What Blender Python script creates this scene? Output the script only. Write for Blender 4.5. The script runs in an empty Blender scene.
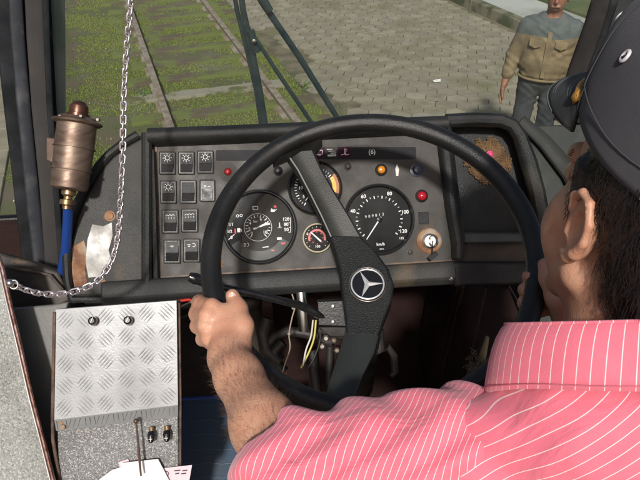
import bpy, math, random
import numpy as np
from mathutils import Vector, Matrix
random.seed(7); rng = np.random.default_rng(7)
SC = bpy.context.scene
R = math.radians

# ---------------------------------------------------------------- camera, sky, sun, exposure
H = 2.45                                    # eye height above the street
PITCH, YAW, F = R(33.8), R(5.5), 622.0
CAM = Vector((0, 0, H))
FW = Vector((math.sin(YAW)*math.cos(PITCH), math.cos(YAW)*math.cos(PITCH), -math.sin(PITCH)))
RT = Vector((math.cos(YAW), -math.sin(YAW), 0))
UP = RT.cross(FW)
cd = bpy.data.cameras.new('camera'); co = bpy.data.objects.new('camera', cd)
SC.collection.objects.link(co); SC.camera = co
cd.sensor_width = 36; cd.lens = F/640*36; cd.clip_start = .02; cd.clip_end = 300
co.matrix_world = Matrix(((RT.x, UP.x, -FW.x, CAM.x), (RT.y, UP.y, -FW.y, CAM.y), (RT.z, UP.z, -FW.z, CAM.z), (0, 0, 0, 1)))
cd.dof.use_dof = False

SUN_EL, SUN_AZ = R(41), R(-9)               # light comes from behind the viewer, a little to the left
SUN_DIR = Vector((math.sin(SUN_AZ)*math.cos(SUN_EL), -math.cos(SUN_AZ)*math.cos(SUN_EL), math.sin(SUN_EL)))
w = bpy.data.worlds.new('World'); SC.world = w; w.use_nodes = True
nt = w.node_tree; nt.nodes.clear()
sky = nt.nodes.new('ShaderNodeTexSky'); sky.sky_type = 'NISHITA'; sky.sun_disc = False
sky.sun_elevation = SUN_EL; sky.sun_rotation = math.atan2(SUN_DIR.x, SUN_DIR.y)
sky.dust_density = 4; sky.air_density = 1.0; sky.ozone_density = .6
bg = nt.nodes.new('ShaderNodeBackground'); bg.inputs[1].default_value = .065
wo = nt.nodes.new('ShaderNodeOutputWorld')
nt.links.new(sky.outputs[0], bg.inputs[0]); nt.links.new(bg.outputs[0], wo.inputs[0])
sd = bpy.data.lights.new('sun', 'SUN'); sd.energy = 3.3; sd.angle = R(3.5); sd.color = (1, .965, .92)
so = bpy.data.objects.new('sun', sd); SC.collection.objects.link(so)
so.rotation_euler = (-SUN_DIR).to_track_quat('-Z', 'Y').to_euler()
SC.view_settings.view_transform = 'Standard'; SC.view_settings.look = 'None'
SC.view_settings.exposure = 0.1; SC.view_settings.gamma = 1; SC.view_settings.use_curve_mapping = False

# ---------------------------------------------------------------- measuring helpers
def W(px, py, d): return CAM + d*(FW + (px-320)/F*RT + (240-py)/F*UP)
def ray(px, py): return FW + (px-320)/F*RT + (240-py)/F*UP
def on(px, py, P, N):
    r = ray(px, py); return CAM + r*((P-CAM).dot(N)/r.dot(N))
def gz(px, py, z=0): return on(px, py, Vector((0, 0, z)), Vector((0, 0, 1)))
def lerp(a, b, t): return a+(b-a)*t

# ---------------------------------------------------------------- materials
def M(name, col, rough=.6, metal=0, col2=None, scale=8, lo=.4, hi=.6, bump=0, bscale=60, col3=None, s3=3, lo3=.5, hi3=.65,
      spec=.5, coat=0, sss=0, attr=None, stretch=None, detail=6, sheen=0):
    m = bpy.data.materials.new(name); m.use_nodes = True
    t = m.node_tree; n = t.nodes; L = t.links.new
    b = n['Principled BSDF']
    b.inputs['Roughness'].default_value = rough; b.inputs['Metallic'].default_value = metal
    b.inputs['Specular IOR Level'].default_value = spec
    b.inputs['Coat Weight'].default_value = coat; b.inputs['Coat Roughness'].default_value = .15
    if sheen: b.inputs['Sheen Weight'].default_value = sheen
    if sss:
        b.inputs['Subsurface Weight'].default_value = sss; b.inputs['Subsurface Radius'].default_value = (1, .35, .2)
        b.inputs['Subsurface Scale'].default_value = .006
    tc = n.new('ShaderNodeTexCoord'); src = tc.outputs['Object']
    if stretch:
        mp = n.new('ShaderNodeMapping'); mp.inputs['Scale'].default_value = stretch; L(src, mp.inputs[0]); src = mp.outputs[0]
    def noise(s, d=detail):
        x = n.new('ShaderNodeTexNoise'); x.inputs['Scale'].default_value = s; x.inputs['Detail'].default_value = d; L(src, x.inputs['Vector']); return x.outputs['Fac']
    def ramp(f, a, c):
        r = n.new('ShaderNodeMapRange'); r.inputs[1].default_value = a; r.inputs[2].default_value = c; r.clamp = True; L(f, r.inputs[0]); return r.outputs[0]
    rgb = n.new('ShaderNodeRGB'); rgb.outputs[0].default_value = (*col, 1); cur = rgb.outputs[0]
    if attr:
        a = n.new('ShaderNodeAttribute'); a.attribute_name = attr
        mx = n.new('ShaderNodeMixRGB'); mx.blend_type = 'MULTIPLY'; mx.inputs[0].default_value = 1
        L(cur, mx.inputs[1]); L(a.outputs['Color'], mx.inputs[2]); cur = mx.outputs[0]
    if col2:
        mx = n.new('ShaderNodeMixRGB'); L(ramp(noise(scale), lo, hi), mx.inputs[0]); L(cur, mx.inputs[1]); mx.inputs[2].default_value = (*col2, 1); cur = mx.outputs[0]
    if col3:
        mx = n.new('ShaderNodeMixRGB'); L(ramp(noise(s3), lo3, hi3), mx.inputs[0]); L(cur, mx.inputs[1]); mx.inputs[2].default_value = (*col3, 1); cur = mx.outputs[0]
    L(cur, b.inputs['Base Color'])
    # worn surfaces never have one even gloss
    rn = n.new('ShaderNodeMapRange'); L(noise(max(scale, 6)*1.7, 4), rn.inputs[0]); rn.inputs[1].default_value = .3; rn.inputs[2].default_value = .7
    rn.inputs[3].default_value = max(rough-.12, .03); rn.inputs[4].default_value = min(rough+.12, 1); L(rn.outputs[0], b.inputs['Roughness'])
    if bump:
        bp = n.new('ShaderNodeBump'); bp.inputs['Strength'].default_value = bump; bp.inputs['Distance'].default_value = .002
        L(noise(bscale, 5), bp.inputs['Height']); L(bp.outputs[0], b.inputs['Normal'])
    return m

def speckle(name, base, light, dark, rough=.5, scale=420):
    m = bpy.data.materials.new(name); m.use_nodes = True
    t = m.node_tree; n = t.nodes; L = t.links.new; b = n['Principled BSDF']; b.inputs['Roughness'].default_value = rough
    tc = n.new('ShaderNodeTexCoord')
    v = n.new('ShaderNodeTexVoronoi'); v.inputs['Scale'].default_value = scale; L(tc.outputs['Object'], v.inputs['Vector'])
    sep = n.new('ShaderNodeSeparateColor'); L(v.outputs['Color'], sep.inputs[0])
    cr = n.new('ShaderNodeValToRGB'); e = cr.color_ramp.elements
    e[0].position = 0; e[0].color = (*dark, 1); e[1].position = .25; e[1].color = (*base, 1)
    x = e.new(.75); x.color = (*base, 1); x = e.new(.86); x.color = (*light, 1)
    L(sep.outputs[0], cr.inputs[0])
    no = n.new('ShaderNodeTexNoise'); no.inputs['Scale'].default_value = 9; no.inputs['Detail'].default_value = 5; L(tc.outputs['Object'], no.inputs['Vector'])
    mx = n.new('ShaderNodeMixRGB'); mx.blend_type = 'MULTIPLY'; mx.inputs[0].default_value = .6; L(cr.outputs[0], mx.inputs[1])
    c2 = n.new('ShaderNodeValToRGB'); c2.color_ramp.elements[0].position = .35; c2.color_ramp.elements[0].color = (.55, .53, .5, 1); c2.color_ramp.elements[1].position = .6
    L(no.outputs['Fac'], c2.inputs[0]); L(c2.outputs[0], mx.inputs[2]); L(mx.outputs[0], b.inputs['Base Color'])
    bp = n.new('ShaderNodeBump'); bp.inputs['Strength'].default_value = .35; bp.inputs['Distance'].default_value = .001; L(v.outputs['Distance'], bp.inputs['Height']); L(bp.outputs[0], b.inputs['Normal'])
    return m

def glass(name, tint=(1, 1, 1), k=.06, rough=.02, dust=0):
    m = bpy.data.materials.new(name); m.use_nodes = True
    t = m.node_tree; n = t.nodes; L = t.links.new; n.clear()
    o = n.new('ShaderNodeOutputMaterial'); mix = n.new('ShaderNodeMixShader'); tr = n.new('ShaderNodeBsdfTransparent'); g = n.new('ShaderNodeBsdfGlossy')
    tr.inputs[0].default_value = (*tint, 1); g.inputs['Roughness'].default_value = rough
    mix.inputs[0].default_value = k
    L(tr.outputs[0], mix.inputs[1]); L(g.outputs[0], mix.inputs[2]); L(mix.outputs[0], o.inputs[0])
    if dust:
        tc = n.new('ShaderNodeTexCoord'); mp = n.new('ShaderNodeMapping'); mp.inputs['Rotation'].default_value = (0, .5, 0); mp.inputs['Scale'].default_value = (1.5, 1, 5)
        L(tc.outputs['Object'], mp.inputs[0]); no = n.new('ShaderNodeTexNoise'); no.inputs['Scale'].default_value = 2.2; no.inputs['Detail'].default_value = 9; L(mp.outputs[0], no.inputs['Vector'])
        mr = n.new('ShaderNodeMapRange'); L(no.outputs['Fac'], mr.inputs[0]); mr.inputs[1].default_value = .35; mr.inputs[2].default_value = .75; mr.inputs[3].default_value = dust*.25; mr.inputs[4].default_value = dust
        df = n.new('ShaderNodeBsdfDiffuse'); df.inputs[0].default_value = (.5, .5, .47, 1); m2 = n.new('ShaderNodeMixShader')
        L(mr.outputs[0], m2.inputs[0]); L(mix.outputs[0], m2.inputs[1]); L(df.outputs[0], m2.inputs[2]); L(m2.outputs[0], o.inputs[0])
    return m

def stripes(name, col, line, axis, spacing, width, warp=.0, wscale=6, uv=False):
    m = M(name, col, .85, col2=tuple(c*.93 for c in col), scale=30, bump=.25, bscale=900, sheen=.25)
    n = m.node_tree.nodes; L = m.node_tree.links.new; b = n['Principled BSDF']
    tc = n.new('ShaderNodeTexCoord'); vec = tc.outputs['UV' if uv else 'Object']
    if warp:
        no = n.new('ShaderNodeTexNoise'); no.inputs['Scale'].default_value = wscale; no.inputs['Detail'].default_value = 1.5; L(vec, no.inputs['Vector'])
        sb = n.new('ShaderNodeVectorMath'); sb.operation = 'SUBTRACT'; L(no.outputs['Color'], sb.inputs[0]); sb.inputs[1].default_value = (.5, .5, .5)
        sc = n.new('ShaderNodeVectorMath'); sc.operation = 'SCALE'; sc.inputs['Scale'].default_value = warp; L(sb.outputs[0], sc.inputs[0])
        ad = n.new('ShaderNodeVectorMath'); L(vec, ad.inputs[0]); L(sc.outputs[0], ad.inputs[1]); vec = ad.outputs[0]
    d = n.new('ShaderNodeVectorMath'); d.operation = 'DOT_PRODUCT'; L(vec, d.inputs[0]); d.inputs[1].default_value = tuple(axis)
    q = n.new('ShaderNodeMath'); q.operation = 'DIVIDE'; L(d.outputs['Value'], q.inputs[0]); q.inputs[1].default_value = spacing
    fr = n.new('ShaderNodeMath'); fr.operation = 'FRACT'; L(q.outputs[0], fr.inputs[0])
    s5 = n.new('ShaderNodeMath'); s5.operation = 'SUBTRACT'; L(fr.outputs[0], s5.inputs[0]); s5.inputs[1].default_value = .5
    ab = n.new('ShaderNodeMath'); ab.operation = 'ABSOLUTE'; L(s5.outputs[0], ab.inputs[0])
    mr = n.new('ShaderNodeMapRange'); L(ab.outputs[0], mr.inputs[0]); mr.inputs[1].default_value = width*.4; mr.inputs[2].default_value = width; mr.inputs[3].default_value = 1; mr.inputs[4].default_value = 0
    mx = n.new('ShaderNodeMixRGB'); L(mr.outputs[0], mx.inputs[0]); mx.inputs[2].default_value = (*line, 1)
    old = b.inputs['Base Color'].links[0].from_socket; L(old, mx.inputs[1]); L(mx.outputs[0], b.inputs['Base Color'])
    if not uv:                                       # soft creases under the weave
        ob = n.new('ShaderNodeMapping'); ob.inputs['Rotation'].default_value = (.5, .3, .7); ob.inputs['Scale'].default_value = (1, 2.6, 1.3); L(tc.outputs['Object'], ob.inputs[0])
        cn = n.new('ShaderNodeTexNoise'); cn.inputs['Scale'].default_value = 13; cn.inputs['Detail'].default_value = 3; cn.inputs['Distortion'].default_value = .8; L(ob.outputs[0], cn.inputs['Vector'])
        b2 = n.new('ShaderNodeBump'); b2.inputs['Strength'].default_value = .45; b2.inputs['Distance'].default_value = .010; L(cn.outputs['Fac'], b2.inputs['Height'])
        b1 = b.inputs['Normal'].links[0].from_node; L(b2.outputs[0], b1.inputs['Normal'])
    return m

# ---------------------------------------------------------------- geometry helpers
class G:
    def __init__(s): s.v = []; s.f = []; s.c = []
    def add(s, vs, fs, col=None):
        o = len(s.v); s.v += [tuple(v) for v in vs]; s.f += [tuple(i+o for i in f) for f in fs]
        s.c += [col]*len(fs); return s
    def prism(s, poly, dirv, col=None):              # poly = front outline, extruded along dirv
        n = len(poly); dirv = Vector(dirv); p = [Vector(q) for q in poly]
        vs = p + [q+dirv for q in p]
        nrm = Vector((0, 0, 0))
        for i in range(n): nrm += p[i].cross(p[(i+1) % n])
        fl = nrm.dot(dirv) > 0
        fs = [tuple(range(n)), tuple(reversed(range(n, 2*n)))] + [(i, n+i, n+(i+1) % n, (i+1) % n) for i in range(n)]
        if fl: fs = [tuple(reversed(f)) for f in fs]
        return s.add(vs, fs, col)
    def box(s, c, ax, ay, az, col=None):             # centre and three half-axis vectors
        c, ax, ay, az = map(Vector, (c, ax, ay, az))
        return s.prism([c-ax-ay+az, c+ax-ay+az, c+ax+ay+az, c-ax+ay+az], -2*az, col)
    def tube(s, pts, rad, seg=10, cap=True, col=None, flat=1.0, ref=None):
        pts = [Vector(p) for p in pts]; n = len(pts)
        if not hasattr(rad, '__len__'): rad = [rad]*n
        vs = []; prev = None
        for i, p in enumerate(pts):
            t = (pts[min(i+1, n-1)]-pts[max(i-1, 0)]).normalized()
            if prev is None:
                a = Vector(ref) if ref else (Vector((0, 0, 1)) if abs(t.z) < .9 else Vector((1, 0, 0)))
            else: a = prev
            a = (a-t*a.dot(t)).normalized(); prev = a; b = t.cross(a)
            for k in range(seg):
                th = 2*math.pi*k/seg
                vs.append(p+rad[i]*(math.cos(th)*a*flat+math.sin(th)*b))
        fs = [(i*seg+k, i*seg+(k+1) % seg, (i+1)*seg+(k+1) % seg, (i+1)*seg+k) for i in range(n-1) for k in range(seg)]
        if cap: fs += [tuple(reversed(range(seg))), tuple(range((n-1)*seg, n*seg))]
        return s.add(vs, fs, col)
    def ring(s, c, u, v, Rr, r, seg=48, sg=10, col=None, a0=0, a1=None):     # torus in plane u,v
        c, u, v = map(Vector, (c, u, v)); nn = u.cross(v)
        full = a1 is None; a1 = 2*math.pi if full else a1
        ns = seg if full else seg+1
        vs = []
        for i in range(ns):
            t = a0+(a1-a0)*i/seg; d = u*math.cos(t)+v*math.sin(t)
            for k in range(sg):
                q = 2*math.pi*k/sg; vs.append(c+d*(Rr+r*math.cos(q))+nn*r*math.sin(q))
        fs = [(i*sg+k, ((i+1) % ns)*sg+k, ((i+1) % ns)*sg+(k+1) % sg, i*sg+(k+1) % sg) for i in range(seg) for k in range(sg)]
        return s.add(vs, fs, col)
    def lathe(s, c, ax, prof, seg=32, col=None):       # prof: (distance along ax, radius)
        c = Vector(c); ax = Vector(ax).normalized()
        a = Vector((1, 0, 0)) if abs(ax.x) < .9 else Vector((0, 1, 0)); a = (a-ax*a.dot(ax)).normalized(); b = ax.cross(a)
        vs = [c+ax*h+r*(math.cos(2*math.pi*k/seg)*a+math.sin(2*math.pi*k/seg)*b) for h, r in prof for k in range(seg)]
        n = len(prof)
        fs = [(i*seg+k, i*seg+(k+1) % seg, (i+1)*seg+(k+1) % seg, (i+1)*seg+k) for i in range(n-1) for k in range(seg)]
        fs += [tuple(reversed(range(seg))), tuple(range((n-1)*seg, n*seg))]
        return s.add(vs, fs, col)
    def ball(s, c, r, seg=16, col=None):
        pr = [(-math.cos(math.pi*i/8)*r, max(math.sin(math.pi*i/8)*r, 1e-5)) for i in range(9)]
        return s.lathe(c, (0, 0, 1), pr, seg, col)
    def poly(s, pts, col=None): return s.add(pts, [tuple(range(len(pts)))], col)

def mk(name, g, mat, loc=Vector((0, 0, 0)), parent=None, smooth=30, bevel=0, bseg=2, sub=0):
    me = bpy.data.meshes.new(name)
    me.from_pydata([tuple(Vector(v)-loc) for v in g.v], [], g.f)
    me.validate(); me.update()
    mats = mat if isinstance(mat, (list, tuple)) else [mat]
    for m in mats: me.materials.append(m)
    if any(c is not None for c in g.c) and len(g.c) == len(me.polygons):
        if len(mats) > 1:
            for p, c in zip(me.polygons, g.c): p.material_index = c or 0
        else:
            at = me.color_attributes.new('tint', 'FLOAT_COLOR', 'CORNER')
            arr = np.ones((len(me.loops), 4), np.float32)
            for p, c in zip(me.polygons, g.c):
                if c is not None:
                    for li in p.loop_indices: arr[li, :3] = c
            at.data.foreach_set('color', arr.ravel())
    o = bpy.data.objects.new(name, me); SC.collection.objects.link(o)
    if parent: o.parent = parent
    if smooth:
        for p in me.polygons: p.use_smooth = True
        if smooth < 180: me.set_sharp_from_angle(angle=R(smooth))
    if bevel:
        b = o.modifiers.new('bevel', 'BEVEL'); b.width = bevel; b.segments = bseg; b.limit_method = 'ANGLE'; b.angle_limit = R(35)
        b.harden_normals = False
    if sub: o.modifiers.new('sub', 'SUBSURF').render_levels = sub
    return o
def tagit(o, label, cat, group=None):
    o['label'] = label; o['category'] = cat
    if group: o['group'] = group
def thing(name, label, cat, loc, group=None):
    o = bpy.data.objects.new(name, None); SC.collection.objects.link(o); o.location = loc; o.empty_display_size = .05
    tagit(o, label, cat, group); return o
def part(name, g, mat, root, **k):
    top = root
    while top.parent: top = top.parent
    return mk(name, g, mat, Vector(top.location), root, **k)
def solo(name, label, cat, g, mat, group=None, **k):
    lo = Vector([min(v[i] for v in g.v) for i in range(3)]); hi = Vector([max(v[i] for v in g.v) for i in range(3)])
    loc = Vector(((lo.x+hi.x)/2, (lo.y+hi.y)/2, lo.z)); o = mk(name, g, mat, loc, **k); o.location = loc; tagit(o, label, cat, group); return o
def struct(name, g, mat, kind='structure', **k):
    o = mk(name, g, mat, **k); o['kind'] = kind; return o
def textg(g, s, org, u, v, size, lift=0, align='CENTER', col=None):
    cu = bpy.data.curves.new('t', 'FONT'); cu.body = s; cu.size = size; cu.align_x = align; cu.align_y = 'CENTER'; cu.resolution_u = 3
    cu.offset = size*.015
    o = bpy.data.objects.new('t', cu); SC.collection.objects.link(o)
    me = bpy.data.meshes.new_from_object(o.evaluated_get(bpy.context.evaluated_depsgraph_get()))
    u, v, org = Vector(u), Vector(v), Vector(org); n = u.cross(v)
    g.add([org+u*q.co.x+v*q.co.y+n*lift for q in me.vertices], [tuple(p.vertices) for p in me.polygons], col)
    bpy.data.objects.remove(o); bpy.data.curves.remove(cu); bpy.data.meshes.remove(me)

# ---------------------------------------------------------------- implicit surfaces (bodies, cloth): smooth unions on a grid
def v3(p): return np.array(tuple(p), float)
def sdf_mesh(prims, vox, noise=None):
    lo = np.array([1e9]*3); hi = -lo
    for p in prims:
        if p['op'] == 'u':
            l, h = p['bb']; lo = np.minimum(lo, l); hi = np.maximum(hi, h)
    lo -= 4*vox; hi += 4*vox
    n = np.ceil((hi-lo)/vox).astype(int)+1
    phi = np.full(n, 9., np.float32)
    for p in prims:
        m = p['k']+3*vox
        a = np.clip(np.floor((p['bb'][0]-m-lo)/vox).astype(int), 0, n); b = np.clip(np.ceil((p['bb'][1]+m-lo)/vox).astype(int)+1, 0, n)
        if (b <= a).any(): continue
        X = (lo[0]+vox*np.arange(a[0], b[0]))[:, None, None]; Y = (lo[1]+vox*np.arange(a[1], b[1]))[None, :, None]; Z = (lo[2]+vox*np.arange(a[2], b[2]))[None, None, :]
        d = p['f'](X, Y, Z)
        S = (slice(a[0], b[0]), slice(a[1], b[1]), slice(a[2], b[2])); cur = phi[S]; k = p['k']
        if p['op'] == 'u':
            h = np.clip(.5+.5*(cur-d)/k, 0, 1); phi[S] = cur*(1-h)+d*h-k*h*(1-h)
        else:
            d = -d; h = np.clip(.5-.5*(cur-d)/k, 0, 1); phi[S] = cur*(1-h)+d*h+k*h*(1-h)
    if noise is not None:
        near = np.abs(phi) < 6*vox; I = np.argwhere(near); P = lo+I*vox; phi[near] += noise(P).astype(np.float32)
    ins = phi < 0
    c = ins[:-1, :-1, :-1].astype(np.int8)
    for i in (0, 1):
        for j in (0, 1):
            for k in (0, 1):
                if i+j+k: c = c+ins[i:n[0]-1+i, j:n[1]-1+j, k:n[2]-1+k]
    act = (c > 0) & (c < 8); I = np.argwhere(act)
    idx = np.full(act.shape, -1, np.int64); idx[act] = np.arange(len(I))
    acc = np.zeros((len(I), 3)); cnt = np.zeros(len(I))
    cor = [(i, j, k) for i in (0, 1) for j in (0, 1) for k in (0, 1)]
    for A in cor:
        for ax in range(3):
            if A[ax]: continue
            B = list(A); B[ax] = 1; B = tuple(B)
            pa = phi[I[:, 0]+A[0], I[:, 1]+A[1], I[:, 2]+A[2]]; pb = phi[I[:, 0]+B[0], I[:, 1]+B[1], I[:, 2]+B[2]]
            cr = (pa < 0) != (pb < 0); t = np.where(cr, pa/np.where(cr, pa-pb, 1), 0)
            q = np.array(A, float)[None, :].repeat(len(I), 0); q[:, ax] += t
            acc[cr] += q[cr]; cnt[cr] += 1
    V = lo+(I+acc/cnt[:, None])*vox
    faces = []
    for ax in range(3):
        o1, o2 = [(1, 2), (2, 0), (0, 1)][ax]
        sl = [slice(1, -1)]*3; sl[ax] = slice(0, -1); s2 = list(sl); s2[ax] = slice(1, None)
        a = ins[tuple(sl)]; b = ins[tuple(s2)]
        for flip in (0, 1):
            E = np.argwhere((a & ~b) if not flip else (~a & b))
            off = np.ones(3, int); off[ax] = 0; E = E+off
            e1 = np.zeros(3, int); e1[o1] = 1; e2 = np.zeros(3, int); e2[o2] = 1
            q = [E-e1-e2, E-e2, E, E-e1]
            qi = np.stack([idx[x[:, 0], x[:, 1], x[:, 2]] for x in q], 1)
            if flip: qi = qi[:, ::-1]
            faces.append(qi)
    Fq = np.concatenate(faces); Fq = Fq[(Fq >= 0).all(1)]
    return V, Fq
def cap(a, b, ra, rb, k=.008, op='u'):
    a, b = v3(a), v3(b); r = max(ra, rb); ba = b-a; l2 = max(ba.dot(ba), 1e-12)
    def f(X, Y, Z):
        x, y, z = X-a[0], Y-a[1], Z-a[2]
        h = np.clip((x*ba[0]+y*ba[1]+z*ba[2])/l2, 0, 1)
        return np.sqrt((x-ba[0]*h)**2+(y-ba[1]*h)**2+(z-ba[2]*h)**2)-(ra+(rb-ra)*h)
    return dict(f=f, bb=(np.minimum(a, b)-r, np.maximum(a, b)+r), k=k, op=op)
def ell(c, rad, Rm=None, k=.01, op='u'):
    c = v3(c); Rm = np.eye(3) if Rm is None else np.array(Rm); rad = np.array(rad, float); e = np.abs(Rm) @ rad
    def f(X, Y, Z):
        x, y, z = X-c[0], Y-c[1], Z-c[2]
        L = [Rm[0, i]*x+Rm[1, i]*y+Rm[2, i]*z for i in range(3)]
        k0 = np.sqrt(sum((L[i]/rad[i])**2 for i in range(3))); k1 = np.sqrt(sum((L[i]/rad[i]**2)**2 for i in range(3)))+1e-9
        return k0*(k0-1)/k1
    return dict(f=f, bb=(c-e, c+e), k=k, op=op)
def chain(pts, rads, k=.008): return [cap(pts[i], pts[i+1], rads[i], rads[i+1], k) for i in range(len(pts)-1)]
def npmesh(name, V, Fq, mat, root):
    top = root
    while top.parent: top = top.parent
    me = bpy.data.meshes.new(name); L = np.array(tuple(top.location))
    me.vertices.add(len(V)); me.vertices.foreach_set('co', (V-L).astype(np.float32).ravel())
    me.loops.add(Fq.size); me.loops.foreach_set('vertex_index', Fq.astype(np.int32).ravel())
    me.polygons.add(len(Fq)); me.polygons.foreach_set('loop_start', np.arange(0, Fq.size, 4, dtype=np.int32))
    me.update(calc_edges=True); me.validate(); me.polygons.foreach_set('use_smooth', np.ones(len(me.polygons), bool))
    me.materials.append(mat); o = bpy.data.objects.new(name, me); SC.collection.objects.link(o); o.parent = root; return o
#@@SPLIT
# ================================================================ THE STREET OUTSIDE
TA = R(13.2); T = Vector((-math.sin(TA), math.cos(TA), 0)); S = Vector((math.cos(TA), math.sin(TA), 0)); Z = Vector((0, 0, 1))
O = gz(168, 125); O.z = 0                     # the left rail passes through here
def tr(s, t, z=0): return O+S*s+T*t+Z*z       # across the track, along the track, up
def st(px, py, z=0): q = gz(px, py, z)-O; return q.dot(S), q.dot(T)
GAUGE = st(285, 115)[0]
m_ground = M('moss and packed earth', (.085, .095, .035), .95, col2=(.11, .088, .06), scale=1.6, lo=.47, hi=.62, bump=.9, bscale=38, col3=(.13, .125, .095), s3=.9, lo3=.56, hi3=.7)
g = G(); n = 40
for i in range(2):
    pass
xs = [-60+120*i/n for i in range(n+1)]; ys = [-8+70*i/n for i in range(n+1)]
g.add([(x, y, 0) for y in ys for x in xs], [(j*(n+1)+i, j*(n+1)+i+1, (j+1)*(n+1)+i+1, (j+1)*(n+1)+i) for j in range(n) for i in range(n)])
struct('ground', g, m_ground, smooth=0)

# concrete strip seen through the side window, far left
m_conc = M('old concrete', (.27, .25, .19), .9, col2=(.17, .155, .11), scale=3, bump=.5, bscale=30, col3=(.13, .14, .06), s3=1.2)
g = G()
s0 = st(24, 130)[0]
for k in range(22):
    for j in range(3):
        g.box(tr(s0-.35-j*.52, -2.5+k*.52, .012), S*.252, T*.252, Z*.012, (lambda q: (q, q, q*.97))(random.uniform(.8, 1.05)))
struct('side_pavement', g, M('concrete slabs', (.30, .27, .20), .9, col2=(.2, .18, .13), scale=4, bump=.5, bscale=40, attr='tint'), bevel=.006)

# sleepers and rails
m_wood = [M('weathered mossy sleeper wood', (.10, .08, .05), .95, col2=(.12, .15, .035), scale=5, lo=.42, hi=.55, bump=.8, bscale=45, stretch=(1, 1, 1)),
          M('pale dry sleeper wood', (.25, .235, .18), .95, col2=(.10, .11, .035), scale=6, lo=.5, hi=.62, bump=.8, bscale=45)]
t0 = st(220, 92)[1]
SN = ['closest to the bus', 'second from the bus', 'pale and dry, third from the bus', 'fourth from the bus', 'fifth from the bus', 'sixth from the bus', 'seventh from the bus', 'eighth from the bus',
      'ninth from the bus', 'tenth from the bus', 'eleventh from the bus', 'twelfth from the bus']
for k in range(12):
    tt = t0+(k-2)*.56
    g = G(); q = []
    a, b = -.30+random.uniform(-.12, .12), GAUGE+.30+random.uniform(-.12, .12); nn = 14
    for j in range(nn):                                    # a split, uneven plank edge
        q.append(tr(lerp(a, b, j/(nn-1)), tt-.085-random.uniform(0, .02), .032))
    for j in range(nn): q.append(tr(lerp(b, a, j/(nn-1)), tt+.085+random.uniform(0, .02), .032))
    g.prism(q, -Z*.09)
    solo('sleeper', 'mossy wooden sleeper between the rails, '+SN[k], 'sleeper', g, m_wood[1 if k == 2 else 0], 'sleepers of the railway track', bevel=.003)
m_rail = M('rusted worn rail steel', (.34, .30, .24), .6, .2, col2=(.22, .165, .115), scale=9, bump=.4, bscale=60)
prof = [(-.055, 0), (.055, 0), (.055, .012), (.012, .03), (.012, .075), (.033, .088), (.033, .118), (-.033, .118), (-.033, .088), (-.012, .075), (-.012, .03), (-.055, .012)]
for nm, s in (('left', 0), ('right', GAUGE)):
    g = G(); A = [tr(s+x, -3, z) for x, z in prof]; g.prism(A, T*40)
    solo('rail', 'long rusty rail on the %s side of the mossy track' % nm, 'rail', g, m_rail, 'rails of the railway track', bevel=.004)

# dirt margin, hexagonal pavers, kerb and raised walkway
sv = st(300, 85)[0]                                # where moss gives way to paving
sk, tk = st(480, 15)                               # foot of the kerb
m_dirt = M('brown packed dirt over paving', (.16, .14, .095), .95, col2=(.09, .085, .045), scale=3, lo=.45, hi=.6, bump=.7, bscale=40)
g = G(); g.poly([tr(sv, -4, .004), tr(sk, -4, .004), tr(sk, 40, .004), tr(sv, 40, .004)]); struct('paving_bed', g, m_dirt, smooth=0)
m_hex = M('grey hexagonal concrete pavers', (.285, .262, .20), .9, col2=(.19, .17, .12), scale=6, lo=.42, hi=.68, bump=.5, bscale=70, attr='tint', col3=(.15, .15, .07), s3=1.1, lo3=.52, hi3=.72)
g = G(); hr = .126; row = hr*1.5; col_ = hr*math.sqrt(3)
jj = 0; s = sv+.12
from mathutils import noise as mn
while s < sk-.08:
    for k in range(-14, 62):
        t = (k+.5*(jj % 2))*col_
        c = tr(s, t)
        sunk = mn.noise(Vector((s*1.1, t*.8, 3)))
        edge = (s-sv)/.9
        if edge+sunk*1.3 < .35 and t < 3: continue       # buried under dirt near the verge
        top = .016+.006*sunk+random.uniform(-.002, .002)
        q = random.uniform(.82, 1.1); colr = (q, q*random.uniform(.97, 1.01), q*random.uniform(.93, 1))
        r0, r1 = hr*.975, hr*.95
        base = [c+S*(r0*math.cos(a))+T*(r0*math.sin(a))-Z*.0 for a in [math.pi/3*i for i in range(6)]]
        tp = [c+S*(r1*math.cos(a))+T*(r1*math.sin(a))+Z*(top+random.uniform(-.001, .001)) for a in [math.pi/3*i for i in range(6)]]
        g.add(tp, [tuple(range(6))], colr); g.add(base+tp, [(i, (i+1) % 6, 6+(i+1) % 6, 6+i) for i in range(6)], (.6, .6, .5))
    s += row; jj += 1
struct('hexagonal_paving', g, m_hex, smooth=0)
m_kerb = M('mossy concrete kerb', (.19, .175, .12), .95, col2=(.055, .07, .025), scale=3.5, lo=.42, hi=.56, bump=.8, bscale=25)
KH = .16
g = G()
for k in range(24):
    g.prism([tr(sk, -6+k*1.5+.01, KH), tr(sk+.16, -6+k*1.5+.01, KH), tr(sk+.16, -6+(k+1)*1.5, KH), tr(sk, -6+(k+1)*1.5, KH)], -Z*(KH+.02))
struct('kerb', g, m_kerb, bevel=.015)
s3 = st(562, 9, KH)[0]
m_walk = M('pale smooth walkway concrete', (.44, .46, .42), .7, col2=(.33, .34, .30), scale=1.2, bump=.15)
g = G(); g.prism([tr(sk+.165, -6, KH-.006), tr(s3, -6, KH-.006), tr(s3, 40, KH-.006), tr(sk+.165, 40, KH-.006)], -Z*.2); struct('walkway', g, m_walk, smooth=0)
g = G(); g.prism([tr(s3+.005, -6, KH+.03), tr(s3+9, -6, KH+.03), tr(s3+9, 40, KH+.03), tr(s3+.005, 40, KH+.03)], -Z*.2)
struct('lawn', g, M('lawn soil', (.07, .10, .03), .95, col2=(.12, .13, .05), scale=2, bump=.6), smooth=0)

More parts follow.
